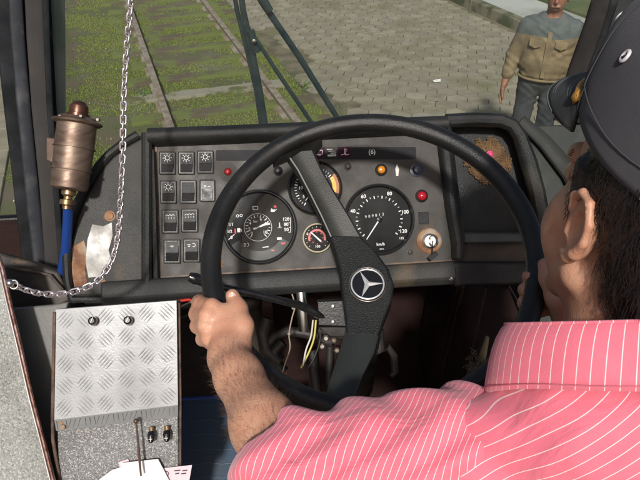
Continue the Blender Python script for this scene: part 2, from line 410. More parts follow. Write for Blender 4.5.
# moss and grass: tens of thousands of short blades, clumped
m_gr = M('moss and grass blades', (1, 1, 1), .8, attr='tint')
g = G(); cnt = 0
def blade(p, h, wd, c):
    a = random.uniform(0, 6.28); d = Vector((math.cos(a), math.sin(a), 0)); l = Vector((random.uniform(-.6, .6), random.uniform(-.6, .6), 1))*h
    g.add([p-d*wd, p+d*wd, p+l], [(0, 1, 2)], c)
def inview(p):
    r = p-CAM; z = r.dot(FW)
    return z > 0 and abs(r.dot(RT)/z*F) < 345 and -260 < r.dot(UP)/z*F < 262
while cnt < 210000:
    s = random.uniform(-3.2, sv+.45); t = random.uniform(-3.5, 12)
    if random.random() > 1.25-t/12: continue
    p = tr(s, t)
    if not inview(p): continue
    nv = mn.noise(p*1.3)+.5*mn.noise(p*4.1)+.25*mn.noise(p*11)
    th = .0
    if s > sv+.05 : th = .5
    elif abs(s-sv+.18) < .16: th = -.6
    elif abs(s) < .12 or abs(s-GAUGE) < .12: th = -.25
    elif s < -.8: th = .16
    elif s < 0: th = .0
    elif s > GAUGE: th = .15
    else: th = -.05
    ph = ((t-t0+.28) % .56)-.28
    if 0 < s < GAUGE and abs(ph) < .09: th += .14
    if nv+random.gauss(0, .16) < th-.08: cnt += .03; continue
    if min(abs(s), abs(s-GAUGE)) < .035: continue
    big = random.random() < (.10 if min(abs(s), abs(s-GAUGE), abs(s-sv+.15)) < .14 else .015)
    c = random.choice([(.15, .215, .02), (.11, .165, .018), (.20, .26, .028), (.23, .24, .06)])
    k = random.uniform(.75, 1.2)
    blade(p, random.uniform(.005, .016)*(2.6 if big else 1), random.uniform(.0025, .0055), (c[0]*k, c[1]*k, c[2]*k)); cnt += 1
struct('moss_and_grass', g, m_gr, 'stuff', smooth=0)
g = G()
for i in range(2600):                              # leaf litter, chips and pebbles
    s = random.uniform(-3.2, sk-.1) if i % 3 else random.uniform(-3.2, sv); t = random.uniform(-1.5, 10)
    if i > 1300 and s > sv and random.random() < .8: continue
    p = tr(s, t, .012 if s < sv else .022); a = random.uniform(0, 6.28); L_ = random.uniform(.006, .02); d = Vector((math.cos(a), math.sin(a), random.uniform(-.2, .4))); e = Vector((-math.sin(a), math.cos(a), random.uniform(0, .3)))
    c = random.choice([(.30, .24, .12), (.18, .12, .06), (.42, .38, .26), (.10, .07, .04), (.25, .26, .08)])
    g.add([p-d*L_, p-e*L_*.4, p+d*L_, p+e*L_*.4, p-Z*.004], [(0, 1, 2, 3), (0, 4, 1), (1, 4, 2), (2, 4, 3), (3, 4, 0)], c)
struct('leaf_litter', g, m_gr, 'stuff', smooth=0)
m_pap = M('white litter paper', (.75, .75, .72), .8)
g = G(); p = gz(437, 81, .03)
g.prism([p+S*-.05+T*-.02, p+S*.03+T*-.03, p+S*.055+T*.02+Z*.01, p+S*-.01+T*.035, p+S*-.045+T*.015+Z*.006], Z*.004)
solo('paper_scrap', 'small crumpled white paper scrap lying on the hexagonal pavers', 'litter', g, m_pap)
# low leafy weeds along the rail foot
m_leaf = M('bright weed leaves', (.075, .15, .025), .6, col2=(.10, .19, .03), scale=20)
for wi, (wx, wy, lab) in enumerate(((148, 96, 'small bright green weed growing beside the left rail'), (305, 88, 'clump of bright green weeds on the mossy verge beside the pavers'))):
    g = G(); c0 = gz(wx, wy)
    for i in range(60):
        a = random.uniform(0, 6.28); r = random.uniform(0, .13); p = c0+Vector((math.cos(a)*r, math.sin(a)*r*1.4, random.uniform(.01, .05))); b = random.uniform(0, 6.28); d = Vector((math.cos(b), math.sin(b), random.uniform(.1, .7)))*.018; e = Vector((-math.sin(b), math.cos(b), .1))*.009
        g.add([p-d*.2, p+d*.5+e, p+d*1.4, p+d*.5-e, c0+Z*.002, c0+Z*.002+e*.15], [(0, 1, 2, 3), (4, 5, 0)])
    solo('weed', lab, 'weed', g, m_leaf, smooth=0)

# ---------------------------------------------------------------- the man on the pavers
base = on(541, 80, Vector((0, 0, .86)), Z); base.z = 0; base += Vector((0, 0, .02))
mh = Vector((-.42, -.9, 0)).normalized()           # facing back towards the bus and a little left
mr = Vector((-mh.y, mh.x, 0)) * -1                  # his right... sign fixed below
mr = Vector((mh.y, -mh.x, 0))                       # his right hand side
def mp(x, y, z): return base+mr*x+mh*y+Z*z          # x to his right, y forward
man = thing('person', 'man in tan and blue-shouldered jacket and dark jeans standing on the pavers', 'person', base)
RM = np.array([[mr.x, mh.x, 0], [mr.y, mh.y, 0], [0, 0, 1]])
m_skin2 = M('tanned brown skin', (.27, .125, .075), .5, col2=(.22, .095, .055), scale=30, sss=.1)
P = []
P += [ell(mp(0, .0, 1.455), (.072, .09, .105), RM), ell(mp(0, .03, 1.405), (.055, .06, .07), RM)]
P += [cap(mp(0, .085, 1.45), mp(0, .112, 1.42), .008, .015, .006), cap(mp(-.025, .088, 1.385), mp(.025, .088, 1.385), .009, .009, .005)]
P += [cap(mp(-.04, .075, 1.475), mp(.04, .075, 1.475), .012, .012, .01)]
P += [ell(mp(sx*.076, -.005, 1.43), (.01, .018, .03), RM, .004) for sx in (-1, 1)]
P += [cap(mp(0, -.01, 1.38), mp(0, -.015, 1.26), .052, .058, .02), ell(mp(0, 0, 1.1), (.15, .1, .2), RM, .03), ell(mp(0, 0, .9), (.14, .1, .15), RM, .03)]
HP = {}
for sx in (-1, 1):
    sh, el, wr = mp(sx*.152, 0, 1.21), mp(sx*.225, -.03, 1.0), mp(sx*.255, .07, .80)
    P += chain([sh, el, wr], [.04, .038, .026], .02)
    d = (wr-el).normalized(); kn = wr+d*.075
    P += [ell((wr+kn)/2+d*.005, (.018, .036, .045), RM, .012)]
    for fi in range(4):
        o = mh*(.03-.02*fi); a = kn+o; L_ = [.068, .076, .07, .055][fi]
        P += chain([a-d*.02, a+d*L_*.5-mr*sx*.006, a+d*L_*.85-mr*sx*.022], [.0095, .0085, .007], .003)
    P += chain([wr+d*.02+mh*.025, wr+d*.055+mh*.052-mr*sx*.01, wr+d*.085+mh*.05-mr*sx*.02], [.013, .010, .008], .006)
P += [cap(mp(sx*.03, .0, 1.27), mp(sx*.12, 0, 1.23), .045, .045, .02) for sx in (-1, 1)]
V, Q = sdf_mesh(P, .007); npmesh('body', V, Q, m_skin2, man)
# jacket: tan cotton, blue-grey yoke on the shoulders and collar
m_jk = M('tan cotton jacket', (.215, .165, .09), .9, col2=(.15, .115, .065), scale=14, bump=.6, bscale=60)
m_yk = M('blue grey denim yoke', (.10, .115, .115), .9, col2=(.075, .09, .092), scale=18, bump=.5, bscale=90)
def jn(P_): return .0035*np.sin(P_[:, 2]*48+6*np.sin(P_[:, 0]*17+P_[:, 2]*13))*np.sin(P_[:, 0]*23+P_[:, 1]*31+3*np.sin(P_[:, 2]*9))+.0022*np.sin(P_[:, 0]*61-P_[:, 2]*37+4*np.sin(P_[:, 1]*29+P_[:, 2]*23))
P = [ell(mp(0, .005, 1.14), (.185, .125, .20), RM, .03), ell(mp(0, .01, .985), (.185, .135, .135), RM, .04), ell(mp(0, .01, .90), (.165, .12, .055), RM, .02)]
for sx in (-1, 1):
    P += [cap(mp(sx*.03, 0, 1.27), mp(sx*.15, 0, 1.232), .060, .054, .03)] + chain([mp(sx*.158, 0, 1.225), mp(sx*.222, -.03, 1.0), mp(sx*.245, .045, .87)], [.062, .056, .044], .03)
P += [dict(cap(mp(0, .02, 1.36), mp(0, 0, 1.28), .07, .055, .01), op='s')]
V, Q = sdf_mesh(P, .007, jn)
L = V-np.array(tuple(base)); zz = V[:, 2]; fc = zz[Q].mean(1)
xx = (L @ np.array(tuple(mr)))[Q].mean(1)
isy = fc > 1.20+.006*np.sin(xx*20)
npmesh('jacket', V, Q[~isy], m_jk, man); npmesh('jacket_yoke', V, Q[isy], m_yk, man)
g = G()                                             # collar points, placket, pocket flaps, arm patch
for sx in (-1, 1):
    g.prism([mp(sx*.01, .105, 1.25), mp(sx*.085, .085, 1.235), mp(sx*.095, .03, 1.32), mp(sx*.055, .045, 1.335)], mh*-.012)
part('collar', g, m_yk, man, bevel=.003)
g = G()
for sx in (-1, 1):
    g.prism([mp(sx*.045, .133, 1.16), mp(sx*.13, .118, 1.165), mp(sx*.128, .125, 1.12), mp(sx*.088, .137, 1.105), mp(sx*.047, .14, 1.12)], mh*-.02)
g.prism([mp(-.014, .128, 1.22), mp(.014, .128, 1.22), mp(.014, .15, 1.0), mp(.014, .147, .90), mp(-.014, .147, .90), mp(-.014, .15, 1.0)], mh*-.03)
g.tube([mp(.17*math.cos(a), .01+.125*math.sin(a), .875) for a in [i*math.pi/12 for i in range(25)]], .010, 8, False)
part('jacket_trim', g, m_jk, man, bevel=.002)
g = G(); g.box(mp(-.262, .03, 1.12), mh*.022, Z*.014, mr*.01); part('sleeve_patch', g, M('dark sleeve badge', (.04, .05, .08), .7), man)
m_jean = M('dark washed jeans', (.034, .039, .042), .9, col2=(.065, .07, .07), scale=7, lo=.5, hi=.7, bump=.5, bscale=90)
P = [ell(mp(0, 0, .86), (.15, .105, .10), RM, .03)]
for sx in (-1, 1): P += chain([mp(sx*.08, 0, .84), mp(sx*.09, .02, .48), mp(sx*.1, 0, .07)], [.085, .063, .055], .03)
V, Q = sdf_mesh(P, .008, jn); npmesh('jeans', V, Q, m_jean, man)
P = []
for sx in (-1, 1):
    P += [ell(mp(sx*.1, .05, .045), (.045, .125, .045), RM, .01), cap(mp(sx*.1, -.01, .06), mp(sx*.1, -.01, .1), .04, .04)]
V, Q = sdf_mesh(P, .008); npmesh('shoes', V, Q, M('black leather shoes', (.02, .018, .016), .4), man)
P = [ell(mp(0, -.02, 1.485), (.078, .09, .088), RM, .01), ell(mp(0, -.05, 1.44), (.07, .065, .08), RM, .01), dict(ell(mp(0, .09, 1.42), (.06, .06, .085), RM, .01), op='s'), dict(ell(mp(0, .02, 1.36), (.09, .09, .075), RM, .01), op='s')]
V, Q = sdf_mesh(P, .006); npmesh('hair', V, Q, M('short black hair', (.012, .01, .009), .5, bump=1, bscale=200), man)
m_eye = M('dark eyes', (.03, .02, .015), .2)
for sx in (-1, 1): g = G(); g.ball(mp(sx*.03, .083, 1.452), .009); part('eye', g, m_eye, man)
#@@SPLIT
# ================================================================ THE CAB
EL = R(34); PU = Vector((1, 0, 0)); PV = Vector((0, math.sin(EL), math.cos(EL))); PNn = Vector((0, -math.cos(EL), math.sin(EL)))
P0 = W(300, 210, 1.2)
def pn(px, py, w=0, P=P0): return on(px, py, P+PNn*w, PNn)
MPX = .00193
def pp(g, poly, w0, w1, P=P0, col=None): return g.prism([pn(x, y, w1, P) for x, y in poly], -PNn*(w1-w0), col)
def rrect(x0, y0, x1, y1, r, n=5):
    q = []
    for cx, cy, a in ((x1-r, y0+r, -90), (x1-r, y1-r, 0), (x0+r, y1-r, 90), (x0+r, y0+r, 180)):
        for i in range(n+1): t = R(a+90*i/n); q.append((cx+r*math.cos(t), cy+r*math.sin(t)))
    return q
m_dash = M('worn black moulded plastic', (.012, .013, .013), .38, spec=.32, col2=(.022, .022, .021), scale=12, bump=.45, bscale=800, col3=(.06, .05, .038), s3=5, lo3=.62, hi3=.78)
m_dashg = M('dusty grey-black moulded plastic', (.022, .023, .023), .46, spec=.3, col2=(.040, .038, .035), scale=6, lo=.42, hi=.66, bump=.4, bscale=650, col3=(.10, .075, .05), s3=8, lo3=.64, hi3=.76)
m_panel = M('brown-grey painted instrument panel', (.064, .058, .051), .55, spec=.3, col2=(.05, .046, .041), scale=16, bump=.2, bscale=500, col3=(.14, .085, .05), s3=7, lo3=.66, hi3=.8)
m_rust = M('rust and bare worn metal', (.30, .15, .07), .75, col2=(.16, .07, .035), scale=35, bump=.6, bscale=150, col3=(.35, .28, .2), s3=25)
m_black = M('satin black plastic', (.009, .009, .010), .35, spec=.3, bump=.15, bscale=300)
m_gloss = M('gloss black plastic', (.01, .01, .011), .15, coat=.4)
m_white = M('white marking paint', (.8, .8, .78), .6)
m_steel = M('brushed bright steel', (.62, .60, .57), .3, 1, bump=.1)
m_dsteel = M('dull dark steel', (.20, .18, .16), .5, .8, col2=(.12, .09, .07), scale=30, bump=.3)
m_brown = M('grimy brown footwell lining darkened for shade', (.028, .014, .0135), .8, spec=.1, col2=(.045, .027, .023), scale=5, bump=.7, bscale=80, col3=(.05, .034, .025), s3=14, lo3=.68, hi3=.8)  # base colour kept dark to stand in for light fall-off down here
m_dk = M('black grimy metal', (.012, .010, .010), .6, col2=(.03, .022, .018), scale=14, bump=.5, bscale=120)
Z = Vector((0, 0, 1))

dash = thing('dashboard', 'black bus dashboard with grey instrument panel, switches, round gauges and open tray', 'dashboard', W(300, 290, 1.2))
# cowl: left wing with its arched edge, hood over the panel, right surround of the tray, lower rail
left = [(152, 131), (138, 135), (124, 143), (110, 154), (99, 166), (89, 182), (80, 199), (73, 216), (68, 236), (67, 258), (68, 279), (72, 300), (104, 300), (156, 296), (157, 279), (153, 200), (151, 150)]
g = G(); pp(g, left, -.10, .012); part('left_wing', g, m_dashg, dash, bevel=.012, bseg=3)
g = G(); g.tube([pn(x, y, .012) for x, y in left[1:13]], .009, 10); part('edge_beading', g, m_dash, dash)
g = G(); g.tube([pn(147, y, .018) for y in (133, 170, 210, 250, 292)], .010, 10); g.tube([pn(x, y, .014) for x, y in ((152, 150), (154, 200), (156, 279))], .005, 8)
part('panel_rib', g, m_dash, dash)
g = G()                                                  # hood, rounded nose, falling away to the windscreen
hx = [150, 220, 300, 380, 444]; hy = [129, 126.5, 123, 119, 116.5]
prof = [(.0, -.021), (.012, -.020), (.027, -.016), (.034, -.006), (.032, .004), (.022, .011), (.0, .014), (-.04, .005)]
vs = []
for x, y in zip(hx, hy):
    c = pn(x, y+7, 0); c = c-PNn*0
    for a, b in prof: vs.append(c+PNn*a+PV*b)
    vs.append(Vector((c.x, 1.42, 1.62))); vs.append(Vector((c.x, 1.42, 1.58))); vs.append(c-PNn*.06-PV*.03)
k = len(prof)+3; n = len(hx)
fs = [(i*k+j, (i+1)*k+j, (i+1)*k+(j+1) % k, i*k+(j+1) % k) for i in range(n-1) for j in range(k)]+[tuple(range(k)), tuple(reversed(range((n-1)*k, n*k)))]
g.add(vs, fs); part('hood', g, m_dash, dash, smooth=50)
g = G(); lf = [q for q in left[1:9]]                      # sloping back of the left wing
vs = [pn(x, y, -.02) for x, y in lf]+[Vector((pn(x, y, 0).x-.02, 1.42, min(1.62, pn(x, y).z-.16))) for x, y in lf]
n = len(lf); g.add(vs, [(i, i+1, n+i+1, n+i) for i in range(n-1)]); part('left_wing_back', g, m_dashg, dash)
# instrument panel
g = G(); pp(g, [(152, 136), (300, 131), (443, 127), (448, 200), (453, 261), (300, 270), (157, 278)], -.03, 0); part('instrument_panel', g, m_panel, dash, bevel=.002)
g = G(); pp(g, [(153, 137), (156.5, 137), (161, 277.5), (158, 278)], 0, .0018); pp(g, [(157, 276.5), (300, 268), (452, 259.5), (452.5, 261), (300, 270), (157, 278.5)], 0, .0022); part('panel_edge', g, M('chafed brown panel edge', (.16, .10, .065), .6, col2=(.08, .055, .04), scale=30), dash)
# lower padded rail
g = G(); rp = [(0, .0), (.022, .004), (.03, -.008), (.03, -.03), (.018, -.042), (-.05, -.046), (-.05, 0)]
ends = [(104, 283, .0), (157, 279.5, 0), (300, 271, 0), (452, 262.5, 0)]
vs = []
for x, y, w_ in ends:
    c = pn(x, y, 0)
    for a, b in rp: vs.append(c+PNn*a+PV*b)
k = len(rp); n = len(ends)
fs = [(i*k+j, (i+1)*k+j, (i+1)*k+(j+1) % k, i*k+(j+1) % k) for i in range(n-1) for j in range(k)]+[tuple(range(k)), tuple(reversed(range((n-1)*k, n*k)))]
g.add(vs, fs); part('lower_rail', g, m_dashg, dash, smooth=40, bevel=.004)
g = G(); pp(g, [(452, 262), (545, 262), (548, 284), (455, 287)], -.05, .028); part('right_lower_rail', g, m_dk, dash, bevel=.006)
g = G(); pp(g, [(452, 243), (543, 241), (546, 268), (452, 268)], -.06, -.02); part('shelf', g, M('scuffed brown shelf metal', (.075, .048, .034), .6, col2=(.035, .022, .016), scale=9, bump=.5, col3=(.16, .12, .085), s3=22, lo3=.66, hi3=.75), dash, bevel=.003)
# divider and tray
g = G(); g.tube([pn(x, y, .010) for x, y in ((443, 124), (447, 160), (452, 205), (458, 243), (458, 258))], [.015, .015, .014, .013, .012], 12, flat=1); g.tube([pn(x, y, .013) for x, y in ((449, 128), (454, 170), (459, 212), (463, 240))], .005, 8)
part('divider', g, m_dash, dash)
tin = [(452, 127), (500, 127), (509, 133), (517, 150), (525, 178), (531, 205), (534, 232), (463, 234), (457, 200)]
tout = [(441, 117), (505, 116), (518, 121), (526, 133), (535, 160), (543, 190), (549, 222), (551, 246), (452, 247), (449, 200)]
g = G(); pp(g, tin, -.09, -.045); part('tray_floor', g, m_dash, dash)
g = G()                                                  # tray rim: swept tube and walls
rim = [(446, 121), (475, 119.5), (500, 120.5), (512, 125), (520, 136), (529, 163), (537, 193), (542, 222), (543, 246)]
g.tube([pn(x, y, .004) for x, y in rim], [.014]*5+[.017]*4, 12)
part('tray_rim', g, m_dash, dash)
g = G(); q = rim
vs = [pn(x, y, .008) for x, y in q]+[pn(x, y, .008)-PNn*.075 for x, y in q]; n = len(q)
g.add(vs, [(i, i+1, n+i+1, n+i) for i in range(n-1)]); part('tray_wall', g, m_dash, dash)
g = G(); pp(g, [(460, 232), (543, 232), (545, 243), (458, 244)], -.05, .006); part('tray_ledge', g, M('dusty grey ledge', (.07, .075, .07), .5, col2=(.04, .04, .04), scale=12), dash, bevel=.005)
# right-hand sweep beyond the tray
g = G(); m_rs = M('dusty grey-green painted metal', (.036, .041, .036), .5, spec=.3, col2=(.026, .029, .026), scale=7, bump=.2, col3=(.10, .095, .085), s3=4)
g.prism([pn(x, y, -.07) for x, y in ((497, 126), (590, 124), (760, 128), (760, 330), (536, 330), (528, 222))], -PNn*.05); part('right_panel', g, m_rs, dash, bevel=.004)
g = G(); g.tube([pn(x, y, -.055) for x, y in ((521, 120), (545, 142), (570, 172), (592, 210))], [.012, .016, .02, .024], 12, flat=.5, ref=PNn); part('corner_strip', g, M('dull grey corner moulding', (.032, .034, .031), .6, spec=.25, col2=(.025, .027, .024), scale=9), dash)
# bare patch, rust, bolts on the left wing
g = G(); pp(g, [(92, 224), (103, 226), (112, 222), (113, 236), (109, 250), (112, 262), (104, 268), (100, 277), (88, 278), (85, 262), (87, 240)], .011, .0135); part('bare_patch', g, M('bare dented aluminium patch', (.42, .42, .41), .5, .3, col2=(.25, .24, .22), scale=22, bump=.6), dash, bevel=.001)
g = G(); pp(g, [(74, 246), (84, 240), (87, 252), (85, 270), (88, 286), (74, 287), (71, 268)], .011, .0132); part('rust_patch', g, m_rust, dash, bevel=.001)
def bolt(px, py, w_, r, mat=m_rust, nm='bolt', root=dash, P=P0):
    g = G(); c = pn(px, py, w_, P); g.lathe(c, PNn, [(0, r), (.001, r), (.0012, r*.72), (.004, r*.66), (.005, r*.3)], 16); part(nm, g, mat, root)
bolt(110, 216, .012, .010); bolt(221, 264, 0, .006); bolt(410, 252, 0, .0065, m_panel); bolt(451, 278, .028, .0045, m_steel); bolt(288, 136, .02, .004, m_dash); bolt(104, 281, .01, .006)
# rocker switches
SY = {'lamp': 0, 'fan': 1, 'pair': 2}
def switch(x0, y0, x1, y1, kind):
    fr = G(); pp(fr, [(x0, y0), (x1, y0), (x1, y1), (x0, y1)], -.002, .004); f = part('switch', fr, m_black, dash, bevel=.0012)
    fr2 = G(); t = .0016
    for a, b in (((x0, y0), (x1, y0)), ((x0, y1), (x1, y1)), ((x0, y0), (x0, y1)), ((x1, y0), (x1, y1))): fr2.tube([pn(*a, .004), pn(*b, .004)], .0011, 6)
    part('surround', fr2, M_sw_edge, f)
    cx = (x0+x1)/2; ym = lerp(y0, y1, .56); i = 1.7; top = y0+i; bot = y1-i
    rk = G()
    A = [pn(x0+i, top, .0045), pn(x1-i, top, .0045), pn(x1-i, ym, .0085), pn(x0+i, ym, .0085)]
    rk.prism(A, -PNn*.004)
    if kind != 'flat': part('rocker', rk, M_sw_up, f, bevel=.0006)
    else:
        rk = G(); pp(rk, [(x0+i, ym-3), (x1-i, ym-3), (x1-i, bot), (x0+i, bot)], .004, .007); part('rocker', rk, M_sw_up, f, bevel=.0006)
    if kind != 'flat':
        lo = G(); lo.prism([pn(x0+i, ym, .0085), pn(x1-i, ym, .0085), pn(x1-i, bot, .0048), pn(x0+i, bot, .0048)], -PNn*.0035); part('rocker', lo, m_black, f, bevel=.0006)
    s = G(); c = pn(cx, lerp(top, ym, .40), .0072); u = PU; v = PV; k = MPX
    if kind == 'lamp':
        s.ring(c, u, v, 2.1*k, .35*k, 16, 5)
        for j in range(8):
            a = j*math.pi/4; d = u*math.cos(a)+v*math.sin(a); s.tube([c+d*3.1*k, c+d*4.4*k], .34*k, 5)
    elif kind == 'arc':
        for dx in (-3, 0, 3): s.ring(c+u*dx*k, u, v, 1.3*k, .3*k, 10, 5, a0=0, a1=math.pi)
        for dx in (-3.6, -1.2, 1.2, 3.6): s.tube([c+u*dx*k-v*1.2*k, c+u*dx*1.15*k-v*2.6*k], .28*k, 5)
    elif kind == 'pair':
        s.ring(c+u*2*k, u, v, 1.7*k, .32*k, 12, 5, a0=-2.2, a1=2.2); s.tube([c-u*4*k+v*.8*k, c-u*1*k+v*.3*k], .4*k, 5); s.tube([c-u*3.5*k-v*1.2*k, c-u*1.4*k-v*1.0*k], .4*k, 5)
    elif kind == 'dots':
        s.tube([c-u*2*k, c+u*2*k], .35*k, 5); s.tube([c-v*1.4*k, c+v*.8*k], .3*k, 5)
    elif kind == 'faint':
        s.ring(c, u, v, 2*k, .25*k, 14, 5, a0=.5, a1=4)
    elif kind == 'flat':
        c = pn(cx, y0+6, .0045); s.tube([c-u*3*k+v*k, c-u*1*k-v*k], .3*k, 5); s.tube([c-u*3*k-v*k, c-u*1*k+v*k], .3*k, 5); s.tube([c+u*.5*k-v*.6*k, c+u*3*k-v*.9*k], .35*k, 5)
    part('symbol', s, M_faint if kind == 'faint' else m_white, f)
M_sw_edge = M('chafed grey switch surround', (.055, .05, .045), .55, spec=.3, col2=(.028, .025, .022), scale=50)
M_sw_up = M('grey switch rocker', (.042, .042, .041), .4, spec=.3, col2=(.03, .03, .029), scale=40)
M_faint = M('faded blue grey print', (.12, .14, .2), .5)
for a in ((159.5, 152, 175, 174, 'lamp'), (178.5, 152, 194, 174, 'lamp'), (197.5, 151, 213, 173, 'lamp'), (160.5, 181, 176, 203, 'lamp'), (180, 180.5, 196, 203, 'faint'), (200, 180, 214.5, 201, 'flat'),
          (162, 210, 178, 233, 'arc'), (181.5, 209, 197.5, 232, 'arc'), (164, 240, 180, 263, 'dots'), (183.5, 239, 199.5, 262, 'pair')): switch(*a)
# warning strips
g = G(); pp(g, rrect(216, 150, 262, 160.5, 1), -.002, .0016); part('warning_strip', g, M('smoked grey warning strip', (.03, .03, .032), .6, spec=.1), dash)
g = G(); pp(g, rrect(309, 147, 416, 159, 1), -.002, .0016); ws = part('warning_strip', g, M('smoked grey warning strip right', (.025, .025, .027), .6, spec=.1), dash)
g = G(); pp(g, [(312, 148), (324.5, 147.8), (324.5, 157.8), (312, 158)], .001, .0022); mpl = M('dark plum warning lens', (.04, .008, .022), .5, spec=.1); part('warning_lamp', g, mpl, ws); g = G(); pp(g, [(338.5, 147), (351, 146.6), (351, 157), (338.5, 157.4)], .001, .0022); part('warning_lamp', g, mpl, ws)
g = G(); pp(g, [(325.5, 147.6), (337.5, 147.3), (337.5, 157.4), (325.5, 157.7)], .001, .0022); part('warning_lamp', g, m_gloss, ws)
g = G(); k = MPX; m_pinkw = M('pale pink symbol print', (.75, .6, .68), .6)
c = pn(319, 152.4, .003); g.tube([c-PU*6*k, c-PU*2.5*k], .4*k, 5)
for a, b in (((-2, 2), (3.5, 2)), ((3.5, 2), (3.5, -2)), ((3.5, -2), (-2, -2)), ((-2, -2), (-2, 2))): g.tube([c+PU*a[0]*k+PV*a[1]*k, c+PU*b[0]*k+PV*b[1]*k], .4*k, 5)
g.ring(c-PV*2.6*k+PU*.5*k, PU, PV, .9*k, .35*k, 10, 5)
c = pn(345, 152, .003); g.tube([c+PV*3.4*k, c-PV*1.5*k], .7*k, 6); g.ball(c-PV*1.6*k, 1.2*k); g.tube([c-PU*4*k-PV*3*k, c-PU*1.5*k-PV*2.2*k, c+PU*1.5*k-PV*3*k, c+PU*4*k-PV*2.4*k], .4*k, 5)
g.tube([c+PU*.6*k+PV*2.5*k, c+PU*2.4*k+PV*2.5*k], .3*k, 5); g.tube([c+PU*.6*k+PV*1*k, c+PU*2.4*k+PV*1*k], .3*k, 5)
part('symbol', g, m_pinkw, ws)
g = G(); c = pn(331.5, 152.4, .003)
for yy, a, b in ((3, -4.5, 1), (1.2, -3, 4), (-.8, -1, 4.5), (-2.6, -4, 4.5), (-3.6, -4, 4.5)): g.tube([c+PU*a*k+PV*yy*k, c+PU*b*k+PV*yy*k], .45*k, 5)
textg(g, '(6)', pn(372, 152, .0025), PU, PV, 6.5*k); part('symbol', g, m_white, ws)
# lamps, knobs
def lamp(px, py, r, mat, ringmat, rr):
    g = G(); c = pn(px, py, 0); g.lathe(c, PNn, [(0, rr*k), (.002, rr*k), (.004, (r+1)*k), (.005, r*k), (.003, r*k*.9)], 24); b = part('indicator_lamp', g, ringmat, dash)
    g = G(); g.lathe(c+PNn*.003, PNn, [(0, r*k*.95), (.004, r*k*.9), (.0065, r*k*.6), (.0075, r*k*.1)], 20); part('lens', g, mat, b)
m_red = M('deep red lamp lens', (.30, .008, .012), .15, coat=.6); m_red2 = M('red push button', (.42, .01, .02), .25, coat=.4); m_or = M('amber lamp lens', (.62, .22, .015), .2, coat=.5)
lamp(228, 172, 3.6, m_red, m_panel, 9.5); lamp(381, 170, 4.2, m_or, m_dk, 6.2); lamp(421.5, 196, 4.8, m_red2, m_dk, 6.5)
def knob(px, py, r, h, mat, base=None):
    g = G(); c = pn(px, py, 0); g.lathe(c, PNn, [(0, r*1.5*k), (.002, r*1.5*k), (.003, r*k), (h, r*.9*k), (h+.001, r*.6*k)], 24); part('knob', g, mat, dash)
knob(278, 171, 3.2, .008, m_black); knob(416.5, 170, 4.6, .016, M('blue black knob', (.03, .035, .06), .3)); knob(347.5, 166.5, 2.6, .006, m_dk)
g = G(); pp(g, [(418.5, 212), (428.5, 212), (429, 224), (419, 224)], 0, .002); part('blanking_plate', g, m_black, dash, bevel=.0008)
g = G(); pp(g, [(397, 163.5), (399.5, 169), (398.6, 176.5), (396, 176.5), (395, 169)], 0, .003); part('pointer', g, M('dull aluminium pointer', (.42, .40, .37), .4, .6), dash, bevel=.0008)
# ignition lock with a key hanging in it
g = G(); c = pn(429, 241, 0); g.lathe(c, PNn, [(0, 13*k), (.002, 13*k), (.004, 11.5*k), (.0045, 8*k)], 32); lk = part('ignition_lock', g, m_rust, dash)
g = G(); g.lathe(c+PNn*.003, PNn, [(0, 8*k), (.006, 7.6*k), (.008, 6.2*k), (.006, 5.6*k), (.006, 3*k), (.009, 2.8*k), (.009, .3*k)], 28); part('lock_barrel', g, m_steel, lk)
g = G(); kc = c+PNn*.014; g.box(kc, PU*.0012, PV*.006, PNn*.010); g.ring(kc+PNn*.006+PU*.004, (PU*.6+PNn*.8).normalized(), PV, .011, .0011, 24, 6); part('key', g, m_steel, lk)
g = G(); c2 = pn(433, 256, .02); g.box(c2, (PU*.8+PV*.6).normalized()*.010, (PV*.8-PU*.6).normalized()*.0045, PNn*.0025); g.tube([kc+PNn*.012, c2+PV*.01, c2-PV*.002], .0012, 6); part('key_fob', g, m_black, lk, bevel=.001)
# gauges
m_dial = M('black gauge dial', (.007, .0075, .008), .6, spec=.2); m_bz = M('black gauge bezel', (.015, .015, .015), .2, coat=.5)
m_gl = glass('gauge glass', (1, 1, 1), .007, .05)
m_dgr = M('grey dial segment', (.025, .028, .028), .5, spec=.3)
m_yel = M('yellow dial band', (.8, .42, .02), .5); m_or2 = M('dark orange dial band', (.35, .10, .02), .5); m_rd = M('red dial marks', (.55, .03, .03), .5)
def gauge(px, py, r, bez=m_bz, rim=None):
    c = pn(px, py, 0); rr = r*k
    g = G(); g.lathe(c, PNn, [(.0, rr*1.0), (.004, rr*1.0), (.0085, rr*.975), (.010, rr*.94), (.0085, rr*.915), (.003, rr*.89), (.0015, rr*.88)], 64); b = part('gauge', g, bez, dash)
    g = G(); g.lathe(c, PNn, [(.0005, rr*.90), (.0028, rr*.90)], 64); part('dial_face', g, m_dial, b)
    g = G(); pr = [(.0062, rr*.915)]+[(.0062+.010*rr*10*(1-(j/6)**2)*.07, max(rr*.9*j/6, 1e-5)) for j in range(6, -1, -1)]; g.lathe(c, PNn, pr, 48)
    part('glass', g, m_gl, b)
    if rim:
        g = G(); g.ring(c+PNn*.0098, PU, PV, rr*.945, rr*rim[0], 64, 8); part('chrome_ring', g, rim[1], b)
    return c+PNn*.0032, b
def pol(c, a, r): return c+(PU*math.cos(R(a))+PV*math.sin(R(a)))*r*k
def ticks(g, c, a0, a1, n, r0, r1, w_=.35, big=0, bw=.7):
    for i in range(n+1):
        a = lerp(a0, a1, i/n); B = big and i % big == 0
        g.box((pol(c, a, r0 if not B else r0-1)+pol(c, a, r1))/2, (pol(c, a, r1)-pol(c, a, r0 if not B else r0-1))/2, (PU*-math.sin(R(a))+PV*math.cos(R(a)))*(bw if B else w_)*k*.6, PNn*.0003)
